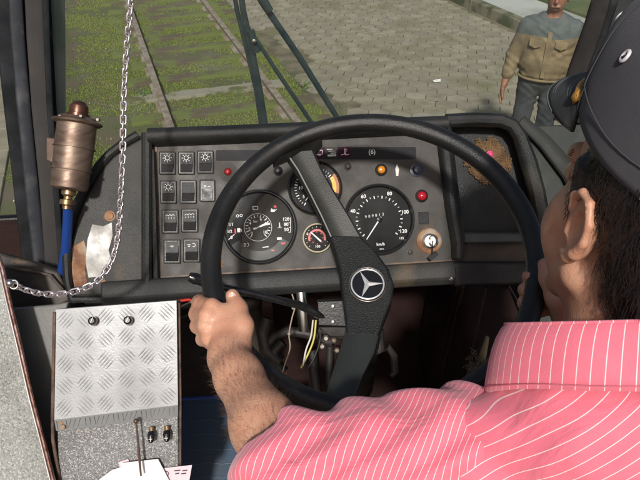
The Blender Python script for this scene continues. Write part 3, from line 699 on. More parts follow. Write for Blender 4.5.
def needle(name, c, a, l, tail, wd, par, mat=m_white, hub=2.2):
    g = G(); d = PU*math.cos(R(a))+PV*math.sin(R(a)); e = PU*-math.sin(R(a))+PV*math.cos(R(a)); q = c+PNn*.0018
    g.prism([q-d*tail*k-e*wd*k, q-d*tail*k+e*wd*k, q+d*l*k+e*wd*.55*k, q+d*l*k-e*wd*.55*k], PNn*.0006); part(name, g, mat, par)
    if hub: g = G(); g.lathe(c, PNn, [(0, hub*k), (.0022, hub*k), (.0028, hub*.7*k)], 20); part('needle_hub', g, m_black, par)
# left combination gauge
c, b = gauge(259.5, 227, 37.5, rim=(.012, M('dull chrome', (.35, .35, .35), .25, 1)))
g = G(); ci = c+PU*(-1.5*k)+PV*(-.3*k)
ticks(g, ci, -140+90+0, 230, 18, 10.6, 12.4, .4, 2, .7)
for t_, a in (('2', 190), ('4', 150), ('6', 68), ('8', 20), ('10', -38), ('0', 222)): textg(g, t_, pol(ci, a, 8.6), PU, PV, 4.4*k, .0004)
textg(g, 'bar', ci+PV*6*k-PU*2*k, PU, PV, 3.4*k, .0004)
g.ring(ci, PU, PV, 13.6*k, .25*k, 48, 5)
for i, t_ in enumerate(('120', '80', '50')): textg(g, t_, c+PU*26.5*k+PV*(6.3-i*5.2)*k, PU, PV, 4.6*k, .0004)
g.tube([pol(c, 14, 32), pol(c, 4, 31), pol(c, -6, 31), pol(c, -13, 31)], .35*k, 5)
for a in (14, 5, -4, -13): g.tube([pol(c, a, 31), pol(c, a, 29)], .35*k, 5)
textg(g, '1/1', c-PU*28*k+PV*3.8*k, PU, PV, 4.2*k, .0004); textg(g, '1/2', c-PU*29.5*k-PV*3*k, PU, PV, 4*k, .0004); textg(g, '0', c-PU*28*k-PV*9*k, PU, PV, 4.4*k, .0004)
g.tube([c-PU*31*k-PV*11*k, c-PU*25*k-PV*6*k], .5*k, 5)
q = c-PU*20.5*k-PV*2.2*k; g.box(q, PU*1.5*k, PV*2.0*k, PNn*.0003); g.tube([q+PU*1.6*k+PV*.8*k, q+PU*2.8*k+PV*.5*k, q+PU*2.8*k-PV*1.5*k], .3*k, 5)
q = c-PU*3*k+PV*19*k                       # battery-like and lamp symbols round the dial
for a_, b_ in (((-2.4, 1.6), (2.4, 1.6)), ((2.4, 1.6), (2.4, -1.6)), ((2.4, -1.6), (-2.4, -1.6)), ((-2.4, -1.6), (-2.4, 1.6))): g.tube([q+PU*a_[0]*k+PV*a_[1]*k, q+PU*b_[0]*k+PV*b_[1]*k], .35*k, 5)
q = c+PU*14*k+PV*15.5*k; g.box(q, PU*2*k, PV*1.1*k, PNn*.0003); g.tube([q+PU*2*k, q+PU*4*k+PV*1.4*k], .4*k, 5); g.tube([q-PU*1*k+PV*1.1*k, q-PU*1*k+PV*2.4*k], .35*k, 5)
q = c-PU*19*k+PV*12*k; g.ring(q-PU*2*k, PU, PV, 1.2*k, .35*k, 12, 5); g.ring(q+PU*1.6*k+PV*.3*k, PU, PV, 1.2*k, .35*k, 12, 5)
q = c+PU*20*k+PV*1*k; g.tube([q+PV*2.5*k, q-PV*1*k], .5*k, 5); g.ball(q-PV*1.4*k, .9*k); g.tube([q-PU*2*k-PV*2.8*k, q+PU*2*k-PV*2.8*k], .3*k, 5)
q = c+PU*19*k-PV*12.5*k; g.box(q, PU*2.3*k, PV*1.2*k, PNn*.0003)
q = c-PU*13*k-PV*17*k; g.ring(q, PU, PV, 1.6*k, .4*k, 12, 5, a0=-1.6, a1=1.6); [g.tube([q-PU*1*k+PV*e*k, q-PU*3.4*k+PV*e*k], .3*k, 5) for e in (-1.3, 0, 1.3)]
g.tube([c+PU*2*k-PV*20.5*k, c+PU*8*k-PV*20*k], .6*k, 5)
part('dial_markings', g, m_white, b)
g = G(); g.box(c-PU*5*k-PV*20*k, PU*.1*k, PV*.1*k, PNn*.0002); q = c+PU*16.5*k+PV*19.5*k; g.box(q, PU*1.3*k, PV*1.1*k, PNn*.0003); q = c+PU*22.5*k-PV*17.5*k; g.box(q, PU*2*k, PV*.9*k, PNn*.0003); g.box(c+PU*12*k-PV*24*k, PU*1.5*k, PV*.7*k, PNn*.0003); g.box(c-PU*24*k-PV*3*k, PU*.7*k, PV*2.5*k, PNn*.0003)
part('red_marks', g, m_rd, b)
g = G()
for a0, a1 in ((-150, -30),):
    ps = [pol(c, lerp(a0, a1, i/20), 33) for i in range(21)]+[pol(c, lerp(a1, a0, i/20), 24) for i in range(21)]; g.prism([p-PNn*.0003 for p in ps], -PNn*.0005)
part('dial_segment', g, m_dgr, b)
needle('needle', ci, 17, 12.5, 5, .9, b); needle('needle', ci+PNn*.0004, 25, 11.5, 4, .7, b, hub=0)
# speedometer
c, b = gauge(379, 219.5, 36.3, rim=(.014, m_bz))
g = G(); ce = c
ticks(g, ce, 222, -42, 26, 22.3, 24.0, .45, 2, .85)
for v, a in ((20, 199), (40, 160), (60, 122), (80, 63+2), (100, 13), (120, -29)):
    textg(g, str(v), pol(ce, a-(0), 28.0 if v < 100 else 27.2), PU, PV, 5.2*k, .0004)
textg(g, '125', pol(ce, -43, 29.5), PU, PV, 3.3*k, .0004)
textg(g, 'km/h', ce-PV*25*k, PU, PV, 4.2*k, .0004); textg(g, 'W=1', ce-PV*30*k+PU*1*k, PU, PV, 2.2*k, .0004)
part('dial_markings', g, m_white, b)
g = G()
for i, t_ in enumerate('909813'):
    textg(g, t_, ce+PU*(-13.5+i*3.5)*k+PV*(3.2+i*.35)*k, PU, PV, 4.0*k, .0004)
part('odometer_digits', g, M('grey odometer digits', (.5, .5, .48), .6), b)
needle('needle', ce, 234, 24, 3, .75, b, hub=3)
# small upper gauge with yellow band
c, b = gauge(315, 188, 27.5)
g = G(); ticks(g, c, 235, 20, 26, 18.6, 20.6, .4, 4, .8)
for v, a in (('5', 215), ('10', 178), ('15', 145), ('20', 95), ('25', 45)): textg(g, v, pol(c, a, 14.5), PU, PV, 4.4*k, .0004)
part('dial_markings', g, m_white, b)
for mt, r0, r1, nm, a0, a1 in ((m_yel, 17.5, 21.5, 'yellow_band', 31, -14), (m_or2, 21.6, 24.2, 'orange_band', 34, -16), (m_rd, 17.5, 21.5, 'red_band', -15, -40)):
    g = G(); ps = [pol(c, lerp(a0, a1, i/14), r1) for i in range(15)]+[pol(c, lerp(a1, a0, i/14), r0) for i in range(15)]; g.prism(ps, -PNn*.0005); part(nm, g, mt, b)
needle('needle', c, 230, 16, 4, .7, b, hub=3.5)
# small clock-like pressure gauge with pale ring
c, b = gauge(317, 238, 14.8, rim=(.055, M('cream metal ring', (.50, .44, .30), .4)))
g = G()
for a in range(0, 360, 45): g.ball(pol(c, a, 6), .9*k, 8)
ps = [pol(c, lerp(200, -20, i/16), 9) for i in range(17)]+[pol(c, lerp(-20, 200, i/16), 7) for i in range(17)]; g.prism(ps, -PNn*.0004); part('red_marks', g, M('pale red dial ring', (.6, .12, .12), .5), b)
g = G(); textg(g, '100', c-PV*8.6*k, PU, PV, 3.6*k, .0004); textg(g, '0', c-PU*9.4*k+PV*4.4*k, PU, PV, 3.4*k, .0004); ticks(g, c, 225, -45, 12, 10.6, 11.8, .3); part('dial_markings', g, m_white, b)
needle('needle', c, 135, 9, 5, .9, b, hub=0)

# lace flower hanging in the tray
lc = pn(488, 161, -.04); g = G()
for i in range(34):
    a = i*2*math.pi/34+random.uniform(-.08, .08); L_ = random.uniform(19, 25)*k
    d = PU*math.cos(a)+PV*math.sin(a); e = PU*-math.sin(a)+PV*math.cos(a)
    pts = [lc+d*L_*t+e*random.uniform(-.0015, .0015)+PNn*.003*math.sin(3*t) for t in (0.15, .4, .65, .85, 1)]
    g.tube(pts, [.0022, .002, .0018, .0014, .0008], 5)
    for t in (.3, .4, .5, .6, .7, .8, .9, 1):
        for sg in (-1, 1):
            q = lc+d*L_*t; l2 = random.uniform(.003, .0055)*(1.3-t*.3); g.tube([q, q+(d*.6+e*sg).normalized()*l2+PNn*random.uniform(-.001, .003)], [.0017, .0013], 4)
            g.ball(q+(d*.6+e*sg).normalized()*l2, .0021, 6)
for rr2 in (.25, .45, .62, .78):
    g.tube([lc+(PU*math.cos(q*.1047)+PV*math.sin(q*.1047))*24*k*rr2*(1+.08*math.sin(q*1.3))+PNn*.002 for q in range(61)], .0016, 5, False)
fl = thing('lace_flower', 'round brown lacework ornament with pink centre stuck in the dashboard tray', 'ornament', lc)
pc_ = lc+PV*.013+PU*.002
part('lace', g, M('brown crocheted lace', (.17, .10, .045), .9, col2=(.11, .06, .028), scale=60), fl)
g = G()
for i in range(9):
    a = i*2*math.pi/9; d = PU*math.cos(a)+PV*math.sin(a); g.ball(pc_+d*.0045+PNn*.006, .0032, 8)
g.ball(pc_+PNn*.008, .005, 8); part('centre', g, M('bright pink centre', (.7, .08, .22), .6), fl)
#@@SPLIT
# ================================================================ SHELL OF THE CAB
FZ = 1.10
m_carp = M('black-brown footwell mat', (.026, .019, .015), .9, col2=(.045, .034, .026), scale=6, bump=.9, bscale=160)
m_blue = M('worn blue painted step', (.085, .135, .21), .55, col2=(.10, .12, .14), scale=7, lo=.4, hi=.7, bump=.3, col3=(.10, .085, .06), s3=18, lo3=.64, hi3=.75)
bus = thing('bus', 'interior shell of the old bus round the driver, with floor, front wall and windscreen', 'bus', (0, 1.4, 0))
g = G(); g.box((.15, .70, FZ-.02), (1.1, 0, 0), (0, .74, 0), (0, 0, .02)); part('floor', g, m_brown, bus)
g = G(); g.box((.12, 1.43, 1.12), (1.15, 0, 0), (0, .012, 0), (0, 0, .475)); part('front_wall', g, m_brown, bus)
g = G(); g.box((-.62, .55, .95), (.02, 0, 0), (0, .86, 0), (0, 0, .55)); part('side_wall', g, M('grey side lining', (.13, .125, .12), .6, col2=(.09, .085, .08), scale=5, bump=.2), bus)
g = G(); g.box((-.30, 1.22, 1.34), (.27, 0, 0), (0, .19, 0), (0, 0, .24)); part('wheel_arch', g, m_carp, bus, bevel=.02)
# engine cover on the right of the footwell, with pressed edges
g = G()
A = W(468, 290, 1.42); B = W(430, 405, 1.35)
g.prism([Vector((.46, 1.40, 1.56)), Vector((.40, .75, 1.50)), Vector((.34, .68, FZ)), Vector((.44, 1.40, FZ))], (.75, 0, 0)); part('engine_cover', g, m_brown, bus, bevel=.02)
m_edge = M('rubbed brown metal edge', (.055, .038, .03), .5, .3, col2=(.05, .03, .024), scale=40)
g = G()
def onx(px, py, P, N): return on(px, py, P, N)
ecn = (Vector((.40, .75, 1.50))-Vector((.46, 1.40, 1.56))).cross(Vector((.44, 1.40, FZ))-Vector((.46, 1.40, 1.56))).normalized()
for a, b, r in (((463, 287), (437, 398), .004), ((458, 287), (431, 398), .0025), ((486, 287), (462, 400), .003)):
    p1 = on(*a, Vector((.46, 1.40, 1.56)), ecn); p2 = on(*b, Vector((.46, 1.40, 1.56)), ecn); g.tube([p1, p2], r, 6)
part('pressed_edge', g, m_edge, bus)
g = G(); g.tube([W(509, 286, 1.15), W(526, 316, 1.15)], .002, 6); part('trim_edge', g, m_edge, bus)
# windscreen and unseen, added front panel of the bus
g = G(); g.box((.25, 1.47, 2.30), (1.28, 0, 0), (0, .003, 0), (0, 0, .72)); part('windscreen', g, glass('windscreen glass', (.97, .985, .97), .012, .01, .028), bus)
g = G(); g.box((.25, 1.485, 1.05), (1.3, 0, 0), (0, .04, 0), (0, 0, .52)); part('unseen_front_panel', g, M('green bus paint', (.05, .12, .09), .35, coat=.4), bus, bevel=.02)  # unseen bus front, added to block light into the footwell
g = G(); g.tube([(-1.0, 1.455, 1.585), (1.5, 1.455, 1.585)], .016, 10); part('windscreen_seal', g, m_black, bus)

# left window pillar: black rubber, ribs, backing
m_rub = M('old black window rubber', (.010, .011, .012), .75, spec=.12, col2=(.020, .021, .024), scale=14, bump=.5, bscale=120)
m_rib = M('dusty brown-grey pillar trim', (.045, .041, .038), .75, spec=.15, col2=(.04, .037, .036), scale=12, bump=.3, bscale=200)
m_blr = M('blue-black pillar trim', (.022, .024, .030), .6, spec=.2, col2=(.05, .05, .055), scale=18, lo=.55, hi=.7, bump=.3)
pl = thing('window_pillar', 'ribbed black and brown-grey windscreen pillar left of the dashboard', 'pillar', W(45, 270, 1.35))
def strip(name, pts, wd, th, mat, d0=1.32, root=None, d1=None):
    (xa, ya), (xb, yb) = pts[0], pts[1]; pts = [(xa+(xa-xb)/(yb-ya)*190, ya-190)]+pts      # runs on up out of sight
    g = G(); P = [W(x, y, d0) for x, y in pts]
    vs = []
    for i, p in enumerate(P):
        sx = RT; f = (p-CAM).normalized(); t = (P[min(i+1, len(P)-1)]-P[max(i-1, 0)]).normalized(); sx = t.cross(f).normalized(); 
        h = wd/F*(p-CAM).dot(FW)/2
        for j in range(9):
            an = math.pi*j/8; vs.append(p+sx*math.copysign(abs(math.cos(an))**.6, math.cos(an))*h-f*math.sin(an)**.6*th*.45)
        vs += [p-sx*h+f*th*2, p+sx*h+f*th*2]
    n = 11
    fs = [(i*n+j, (i+1)*n+j, (i+1)*n+(j+1) % n, i*n+(j+1) % n) for i in range(len(P)-1) for j in range(n)]+[tuple(range(n)), tuple(reversed(range((len(P)-1)*n, len(P)*n)))]
    g.add(vs, fs); return part(name, g, mat, root or pl, smooth=50)
strip('rubber_seal', [(1, -25), (5, 30), (13, 100), (22, 180), (34, 285)], 17, .012, m_rub, 1.36)
strip('rib', [(14, -25), (18, 40), (24, 110), (32, 190), (43, 290)], 13, .016, m_blr, 1.33)
strip('rib', [(33, -25), (36, 40), (41, 110), (49, 190), (56, 290)], 17, .014, m_rib, 1.31)
strip('gasket', [(45, -25), (47, 40), (50, 110), (56, 190), (63, 280)], 6, .008, m_rub, 1.31)
strip('gasket', [(24, -25), (27, 40), (33, 110), (41, 190), (50, 290)], 7, .004, m_rub, 1.35)
strip('gasket', [(8.5, -25), (11, 40), (18, 110), (27, 190), (38, 290)], 5, .004, m_rub, 1.37)
g = G(); P = [W(x, y, 1.40) for x, y in ((-34, -215), (36, -215), (53, 110), (66, 286), (26, 286), (4, 110))]; g.prism(P, FW*.03); part('backing', g, m_rub, pl)
g = G(); P = [W(x, y, 1.42) for x, y in ((36, -215), (62, -215), (64.5, 60), (65, 250), (50, 250))]; g.prism(P, FW*.006)
part('sealant_strip', g, M('pale grey-green sealant strip', (.30, .335, .27), .7, col2=(.25, .28, .22), scale=9), pl)
# lower corner behind the chain: sill, rusty corner
g = G()
for poly, d in ((((-5, 252), (30, 262), (58, 272), (70, 300), (52, 310), (-5, 312)), 1.16),):
    g.prism([W(x, y, d) for x, y in poly], FW*.03)
part('corner_sill', g, M('grimy brown corner sill', (.075, .062, .05), .6, col2=(.03, .025, .022), scale=14, bump=.5, col3=(.2, .12, .06), s3=24, lo3=.62, hi3=.72), pl, bevel=.004)
g = G(); g.tube([W(4, 267, 1.14), W(30, 271, 1.145), W(50, 275, 1.15), W(63, 290, 1.15)], .003, 8); part('sill_bead', g, m_dsteel, pl)
g = G(); g.tube([W(14, 300, 1.14), W(26, 301, 1.14), (W(42, 297, 1.14))], .0015, 6); part('sill_seam', g, m_dk, pl)
g = G(); g.prism([W(x, y, 1.20) for x, y in ((69, 215), (80, 222), (88, 250), (86, 290), (67, 292), (65, 250))], FW*.02); part('corner_plate', g, m_rust, pl, bevel=.004)

# right pillar behind the cap
pr_ = thing('centre_pillar', 'leaning dark windscreen pillar behind the grey cap', 'pillar', W(585, 125, 1.5))
strip('rib', [(610, -30), (594, 25), (578, 70), (563, 122)], 19, .012, M('dull brown pillar trim', (.015, .013, .012), .6, spec=.12, col2=(.010, .009, .008), scale=12, bump=.2), 1.47, pr_)
strip('rubber_seal', [(621, -30), (603, 25), (588, 70), (573, 122)], 14, .02, m_rub, 1.49, pr_)
g = G(); P = [W(x, y, 1.52) for x, y in ((672, -215), (780, -215), (720, 124), (566, 124))]; g.prism(P, FW*.03); part('backing', g, m_rub, pr_)
g = G(); P = [W(x, y, 1.50) for x, y in ((640, -40), (636, 0), (628, 40), (620, 80), (608, 122), (622, 122), (650, 50), (662, -40))]; g.prism(P, -FW*.02); part('cable', g, m_blr, pr_, bevel=.004)

# ================================================================ LEFT CONSOLE
PC = W(115, 360, 1.0)
def pc(px, py, w=0): return on(px, py, PC+PNn*w, PNn)
m_alu = M('dull checkered aluminium', (.335, .34, .345), .5, .3, col2=(.25, .25, .25), scale=7, lo=.4, hi=.65, bump=.15, bscale=300)
m_spk = speckle('grey speckled coating', (.17, .168, .165), (.42, .41, .40), (.07, .07, .07), .5, 620)
m_spk2 = speckle('pale speckled coating', (.27, .275, .255), (.42, .42, .39), (.15, .15, .135), .5, 420)
m_gry = M('dull grey painted panel', (.19, .19, .18), .45, col2=(.14, .137, .128), scale=5, bump=.3, bscale=120)
con = thing('side_console', 'grey speckled console with hinged lid of checkered aluminium beside the wheel', 'console', pc(115, 430, -.05))
lidp = [(55.5, 309.5), (176.5, 300.5), (178, 405), (54, 420)]
g = G(); pp(g, lidp, -.012, 0, PC)
a4 = [pc(x, y) for x, y in lidp]                      # raised five-bar tread
def uvp(u, v): return lerp(lerp(a4[0], a4[1], u), lerp(a4[3], a4[2], u), v)
nu, nv = 6, 5
for i in range(nu):
    for j in range(nv):
        cu, cv = (i+.5)/nu, (j+.5)/nv; dg = 1 if (i+j) % 2 else -1
        for q in (-2, -1, 0, 1, 2):
            d = Vector((1, dg)).normalized()*.40; o = Vector((-dg, 1)).normalized()*q*.15
            u0, v0 = cu+(o.x)/nu, cv+(o.y)/nv
            h = 1-abs(q)*.12
            A = uvp(min(max(u0-d.x*h/nu, .004), .996), min(max(v0-d.y*h/nv, .004), .996)); B = uvp(min(max(u0+d.x*h/nu, .004), .996), min(max(v0+d.y*h/nv, .004), .996))
            g.tube([A-PNn*.0003, lerp(A, B, .5)-PNn*.0005, B-PNn*.0003], [.0005, .0015, .0005], 8)
lid = part('lid', g, m_alu, con, bevel=.0012)
g = G(); g.prism([pc(54, 420), pc(178, 405), pc(178, 417, -.010), pc(55.5, 431, -.010)], -PNn*.008)
for i in range(26):
    t = i/26; A = lerp(pc(56, 421.5, .0), pc(178, 406.5, .0), t); B = A+(pc(56, 429, -.008)-pc(56, 421, 0))+PU*(.003 if i % 6 < 3 else -.003); g.tube([A, B], [.0008, .0004], 5)
part('lid_flange', g, m_alu, con, bevel=.0012)
g = G(); g.tube([pc(54.5, 312, 0), pc(52.5, 420, 0), pc(53, 440, -.008), pc(60, 482, -.01), pc(63, 520, -.01)], .0028, 8); m_re = M('rusty brown edge strip', (.14, .085, .06), .65, col2=(.07, .04, .03), scale=60); part('rusty_edge', g, m_re, con); g = G(); g.tube([pc(179, 303, -.012), pc(180.5, 405, -.012), pc(180, 500, -.02)], .002, 8); part('rusty_edge', g, m_re, con)
g = G(); pp(g, [(57, 424), (178, 411), (179.5, 600), (62, 600)], -.05, -.012, PC); pp(g, [(57, 312), (176, 303), (176, 412), (57, 424)], -.07, -.013, PC); part('front', g, m_spk, con, bevel=.002)
g = G()                                                # old glue smear and screws
for i in range(46):
    x = 80+random.random()*17; y = 430+random.random()*7; g.ball(pc(x, y, -.0115), random.uniform(.0004, .0011), 6)
part('glue_residue', g, M('dried white glue', (.42, .40, .38), .8), con)
def rivet(px, py): 
    g = G(); c = pc(px, py, -.004); g.lathe(c, PNn, [(0, .0042), (.002, .0038), (.003, .002)], 12); part('screw', g, m_rust, con)
rivet(61, 422); rivet(63, 427)
for px, py in ((94.5, 321), (129.5, 320.5)):
    g = G(); c = pc(px, py, 0); g.lathe(c, PNn, [(0, .0085), (.0008, .0085), (.001, .006)], 20); b = part('knob', g, m_dsteel, con)
    g = G(); ax = (PNn+PV*.15).normalized(); g.lathe(c, ax, [(0, .0068), (.010, .0072), (.014, .0066), (.0155, .004)], 10); part('cap', g, m_gloss, b, smooth=25)
    g = G(); g.box(c+ax*.0156+PV*.001, (PV*.9+PU*.4).normalized()*.0045, PU*.0006, ax*.0004); part('pointer_line', g, m_white, b)
for px, py in ((151.5, 427), (167, 426)):
    g = G(); c = pc(px, py, -.004); g.tube([c, c-PV*.010+PNn*.002], [.0045, .0038], 12); b = part('toggle', g, M_brass if 'M_brass' in globals() else M('brown brass bush', (.25, .16, .08), .45, .6), con)
    g = G(); g.tube([c-PV*.008+PNn*.003, c-PV*.012+PNn*.006, c-PV*.020+PNn*.008, c-PV*.0225+PNn*.008], [.0056, .0062, .0048, .003], 14); part('cap', g, m_gloss, b)
    g = G(); q = c-PV*.0155+PNn*.0133; g.box(q, PU*.0028, PV*.0004, PNn*.0006); g.box(q, PU*.0004, PV*.004, PNn*.0008); part('white_cross', g, m_white, b)
# slim rod with a ball end, leaning on the console
g = G(); c = pc(136, 421, .010); g.ball(c, .0042); g.tube([c, pc(137.5, 436, .012), pc(139, 455, .013), pc(141, 476, .016)], [.0017, .0016, .0022, .0014], 8)
solo('ball_ended_rod', 'thin brown metal rod with a ball end leaning against the speckled console', 'rod', g, M('brown tarnished rod', (.13, .085, .06), .45, .5))
# papers tucked at the foot of the console
m_paper = M('white paper slip', (.78, .77, .77), .8, col2=(.70, .69, .70), scale=14)
m_ppink = M('pale pink paper slip', (.78, .56, .60), .8)
for poly, w_, mt, lab in ((((96, 482), (112, 470), (137, 462), (150, 482), (150, 540), (96, 540)), -.006, m_paper, 'white paper slip lying leftmost at the foot of the console'),
                      (((121, 463), (158, 459), (164, 470), (174, 490), (128, 500)), -.003, m_paper, 'uppermost white paper slip with a pointed corner, behind the thin rod'),
                      (((156, 469), (192, 465), (186, 500), (160, 505)), -.0085, m_ppink, 'pale pink ticket with two dark printed lines'),
                      (((119, 462), (128, 459), (132, 466), (120, 470)), -.0095, m_ppink, 'small pink slip peeping out behind the white papers')):
    g = G(); g.prism([pc(x, y, w_+random.uniform(0, .002)) for x, y in poly], -PNn*.0004)
    if 'ticket' in lab:
        o = thing('paper_slip', lab, 'paper', pc(175, 500, w_)); part('sheet', g, mt, o, smooth=0)
        h = G()
        for yy, a, b in ((471, 174, 180), (471, 182, 187), (474, 175, 179), (474, 181, 186)): h.box((pc(a, yy, w_+.003)+pc(b, yy-.6, w_+.003))/2, (pc(b, yy-.6, w_+.003)-pc(a, yy, w_+.003))/2, PV*.0007, PNn*.0002)
        h.ring(pc(166, 474, w_+.003), PU, PV, .004, .0004, 14, 5)
        part('print', h, M('dark print ink', (.06, .05, .07), .8), o)
    else: solo('paper_slip', lab, 'paper', g, mt, smooth=0)
# grey panel between window ledge and console, window ledge with its trim
g = G(); g.prism([W(x, y, 1.08) for x, y in ((-30, 300), (4, 309), (52, 305), (68, 302), (60, 330), (58, 430), (70, 560), (-30, 560))], FW*.02)
part('side_lining', g, m_gry, bus, bevel=.003)
ld = thing('window_ledge', 'pale grey speckled window ledge with a reddish metal trim edge at far left', 'ledge', W(10, 470, .80))
tl = [(-3, 256), (1, 268), (8, 300), (20, 350), (31, 398), (42, 440), (53, 484), (70, 550)]
def lw(x, y): return W(x, y, lerp(1.02, .97, (y-256)/300))
g = G(); q = [lw(x, y) for x, y in tl]+[lw(-110, 550), lw(-110, 256)]; g.prism(q, -Z*.05); part('slab', g, m_spk2, ld, bevel=.003)
g = G(); g.tube([lw(x+1.4, y)-Z*.002 for x, y in tl], .0032, 8); part('trim', g, M('tarnished reddish chrome trim', (.34, .22, .19), .3, .8, col2=(.18, .09, .07), scale=60), ld)
g = G(); g.tube([lw(x-1.8, y)+Z*.002 for x, y in tl], .0016, 8); part('trim', g, M('pale metal trim', (.62, .55, .52), .3, .8), ld)
# blue step and dark well beside the driver
zs = 1.33
g = G(); q = [gz(181, 398, zs), gz(233, 395, zs), gz(300, 395, zs), gz(300, 560, zs), gz(172, 560, zs)]; g.prism(q, -Z*.2)
stp = thing('driver_step', 'worn blue painted step panel between the console and the driver', 'step', gz(205, 440, zs-.2)); part('panel', g, m_blue, stp, bevel=.006)
g = G(); g.tube([gz(180, 399, zs+.001), gz(240, 396, zs+.001)], .005, 8); part('edging', g, M('bright blue edge strip', (.025, .07, .30), .4), stp)
g = G()
for i, y in enumerate((405, 420, 434, 449, 463, 477)):
    g.tube([gz(184, y, zs), gz(196, y+1.2, zs+.0006), gz(208, y-.4, zs), gz(222, y+1, zs+.0006), gz(232, y, zs)], .0007, 5)
part('tread_ridges', g, m_blue, stp)

# ================================================================ STEERING COLUMN AND WIRING
col = thing('steering_column', 'grimy black steering column with turn stalk and switch bracket under the dashboard', 'steering column', W(310, 400, 1.45))
def cb(cx, cy, d): return W(cx, cy, d)
# wheel frame
wa, wb = -.0333, .5004
def c2w(x, y, z): return RT*x+UP*y-FW*z            # camera-style axes -> world (z towards the viewer)
WC = CAM+c2w((371.8-320)/F*.9046, (240-250.1)/F*.9046, -.9046)
WN = c2w(math.sin(wa), math.sin(wb)*math.cos(wa), math.cos(wa)*math.cos(wb)).normalized()
WU = UP.cross(WN).normalized(); WV = WN.cross(WU)
def wp(px, py, off=0): return on(px, py, WC+WN*off, WN)
hubp = wp(366, 284, -.11)
g = G(); bot = hubp-WN*.62+UP*0
g.tube([hubp-WN*.03, hubp-WN*.22], .024, 20); g.tube([hubp-WN*.2, hubp-WN*.60], .036, 20); part('column_tube', g, m_dk, col)
g = G(); stt = [W(352, 328, 1.08), W(333, 321, 1.07), W(320, 315, 1.065), W(299, 305, 1.055), W(270, 298, 1.04), W(240, 291, 1.03), W(222, 287, 1.02), W(203, 281, 1.01)]
g.tube(stt, [.006, .006, .0072, .007, .0062, .0058, .0052, .0052], 12); sk_ = part('turn_stalk', g, m_gloss, col)
g = G(); d = (stt[-1]-stt[-2]).normalized(); e = stt[-1]; g.tube([e-d*.006, e, e+d*.006, e+d*.012, e+d*.018, e+d*.023, e+d*.0245], [.007, .0095, .0085, .0098, .0088, .0075, .004], 14); part('stalk_knob', g, m_gloss, sk_)
g = G(); g.prism([W(x, y, 1.06) for x, y in ((317, 301), (346, 300), (349, 327), (318, 326))], FW*.03); br = part('switch_bracket', g, m_black, col, bevel=.002)
g = G(); g.prism([W(x, y, 1.055) for x, y in ((318, 327), (350, 327), (351, 337), (330, 337))], FW*.05); part('switch_block', g, m_dk, col, bevel=.002)
for px, py in ((333, 306.5), (333, 322)):
    g = G(); g.lathe(W(px, py, 1.06), -FW, [(0, .0042), (.0015, .004), (.0025, .002)], 12); part('screw', g, m_steel, br)
g = G(); g.tube([W(301, 292, 1.16), W(303, 312, 1.16), W(304, 330, 1.17)], [.010, .012, .010], 12); part('chrome_tube', g, m_steel, col)
g = G()
for pts, r in (([(318, 330), (330, 333), (344, 336)], .009), ([(321, 340), (332, 342)], .012), ([(312, 350), (314, 372), (318, 398)], .010), ([(330, 345), (329, 380), (333, 400)], .008), ([(264, 348), (275, 336), (288, 331), (304, 333), (318, 336)], .010),
               ([(268, 318), (263, 332), (266, 350), (280, 362)], .014), ([(283, 342), (275, 350), (274, 362), (284, 372)], .012)):
    g.tube([W(x, y, 1.22) for x, y in pts], r, 10)
part('linkage', g, m_dk, col, smooth=60)
g = G()
for px, py in ((326, 338), (334, 340), (322, 346), (337, 350)): g.lathe(W(px, py, 1.19), -FW, [(0, .007), (.004, .007), (.006, .004)], 6)
part('nut', g, m_dsteel, col)
g = G(); g.prism([W(x, y, 1.24) for x, y in ((276, 360), (283, 356), (288, 372), (280, 388), (275, 380))], FW*.004); part('rusty_tab', g, m_rust, col)
g = G(); g.prism([W(x, y, 1.27) for x, y in ((318, 325), (345, 330), (345, 400), (318, 398))], FW*.01); g.prism([W(x, y, 1.30) for x, y in ((262, 300), (272, 302), (276, 345), (262, 345))], FW*.01); part('bracket', g, m_brown, col)
g = G()
for q in ([(378, 330), (380, 352), (388, 347), (394, 356), (395, 372), (391, 376)], ):
    g.tube([W(x, y, 1.25) for x, y in q], [.012, .011, .008, .008, .008, .006], 10)
part('pedal_arm', g, m_dk, col)
# wires
def wire(name, lab, pts, d, r, mt, grp=None):
    g = G(); P = [W(x, y, d+random.uniform(-.004, .004)) for x, y in pts]
    Q = []
    for i in range(len(P)-1):
        p0, p1, p2, p3 = P[max(i-1, 0)], P[i], P[i+1], P[min(i+2, len(P)-1)]
        for j in range(5):
            t = j/5; Q.append(.5*((2*p1)+(p2-p0)*t+(2*p0-5*p1+4*p2-p3)*t*t+(3*p1-p0-3*p2+p3)*t**3))
    Q.append(P[-1]); g.tube(Q, r, 7); solo(name, lab, 'wire', g, mt, grp, smooth=80)
mw = [M('white wire', (.62, .60, .54), .5), M('yellow wire', (.62, .52, .12), .5), M('dirty string wire', (.34, .27, .2), .7), M('red wire', (.5, .03, .02), .5), M('dark wire', (.03, .025, .025), .5)]
wire('wire', 'white wire hanging in the bundle under the stalk switch', [(313, 320), (311, 336), (306, 350), (303, 366)], 1.12, .0017, mw[0])
wire('wire', 'yellow wire hanging in the bundle under the stalk switch', [(316, 320), (314, 338), (309, 352), (301, 368)], 1.125, .0019, mw[1])
wire('wire', 'dark wire looping right of the yellow wire', [(319, 324), (320, 340), (314, 358), (305, 372)], 1.12, .0014, mw[4])
wire('wire', 'pale dirty wire with a knot hanging in front of the column', [(292, 294), (295, 306), (292, 318), (289, 334), (290, 348), (285, 364), (281, 378)], 1.10, .0013, mw[2])
g = G(); g.ball(W(293.5, 308, 1.098), .0035, 8); g.ball(W(289, 334, 1.098), .003, 8); solo('wire_knot', 'two small knots tied in the pale wire before the column', 'knot', g, mw[2])
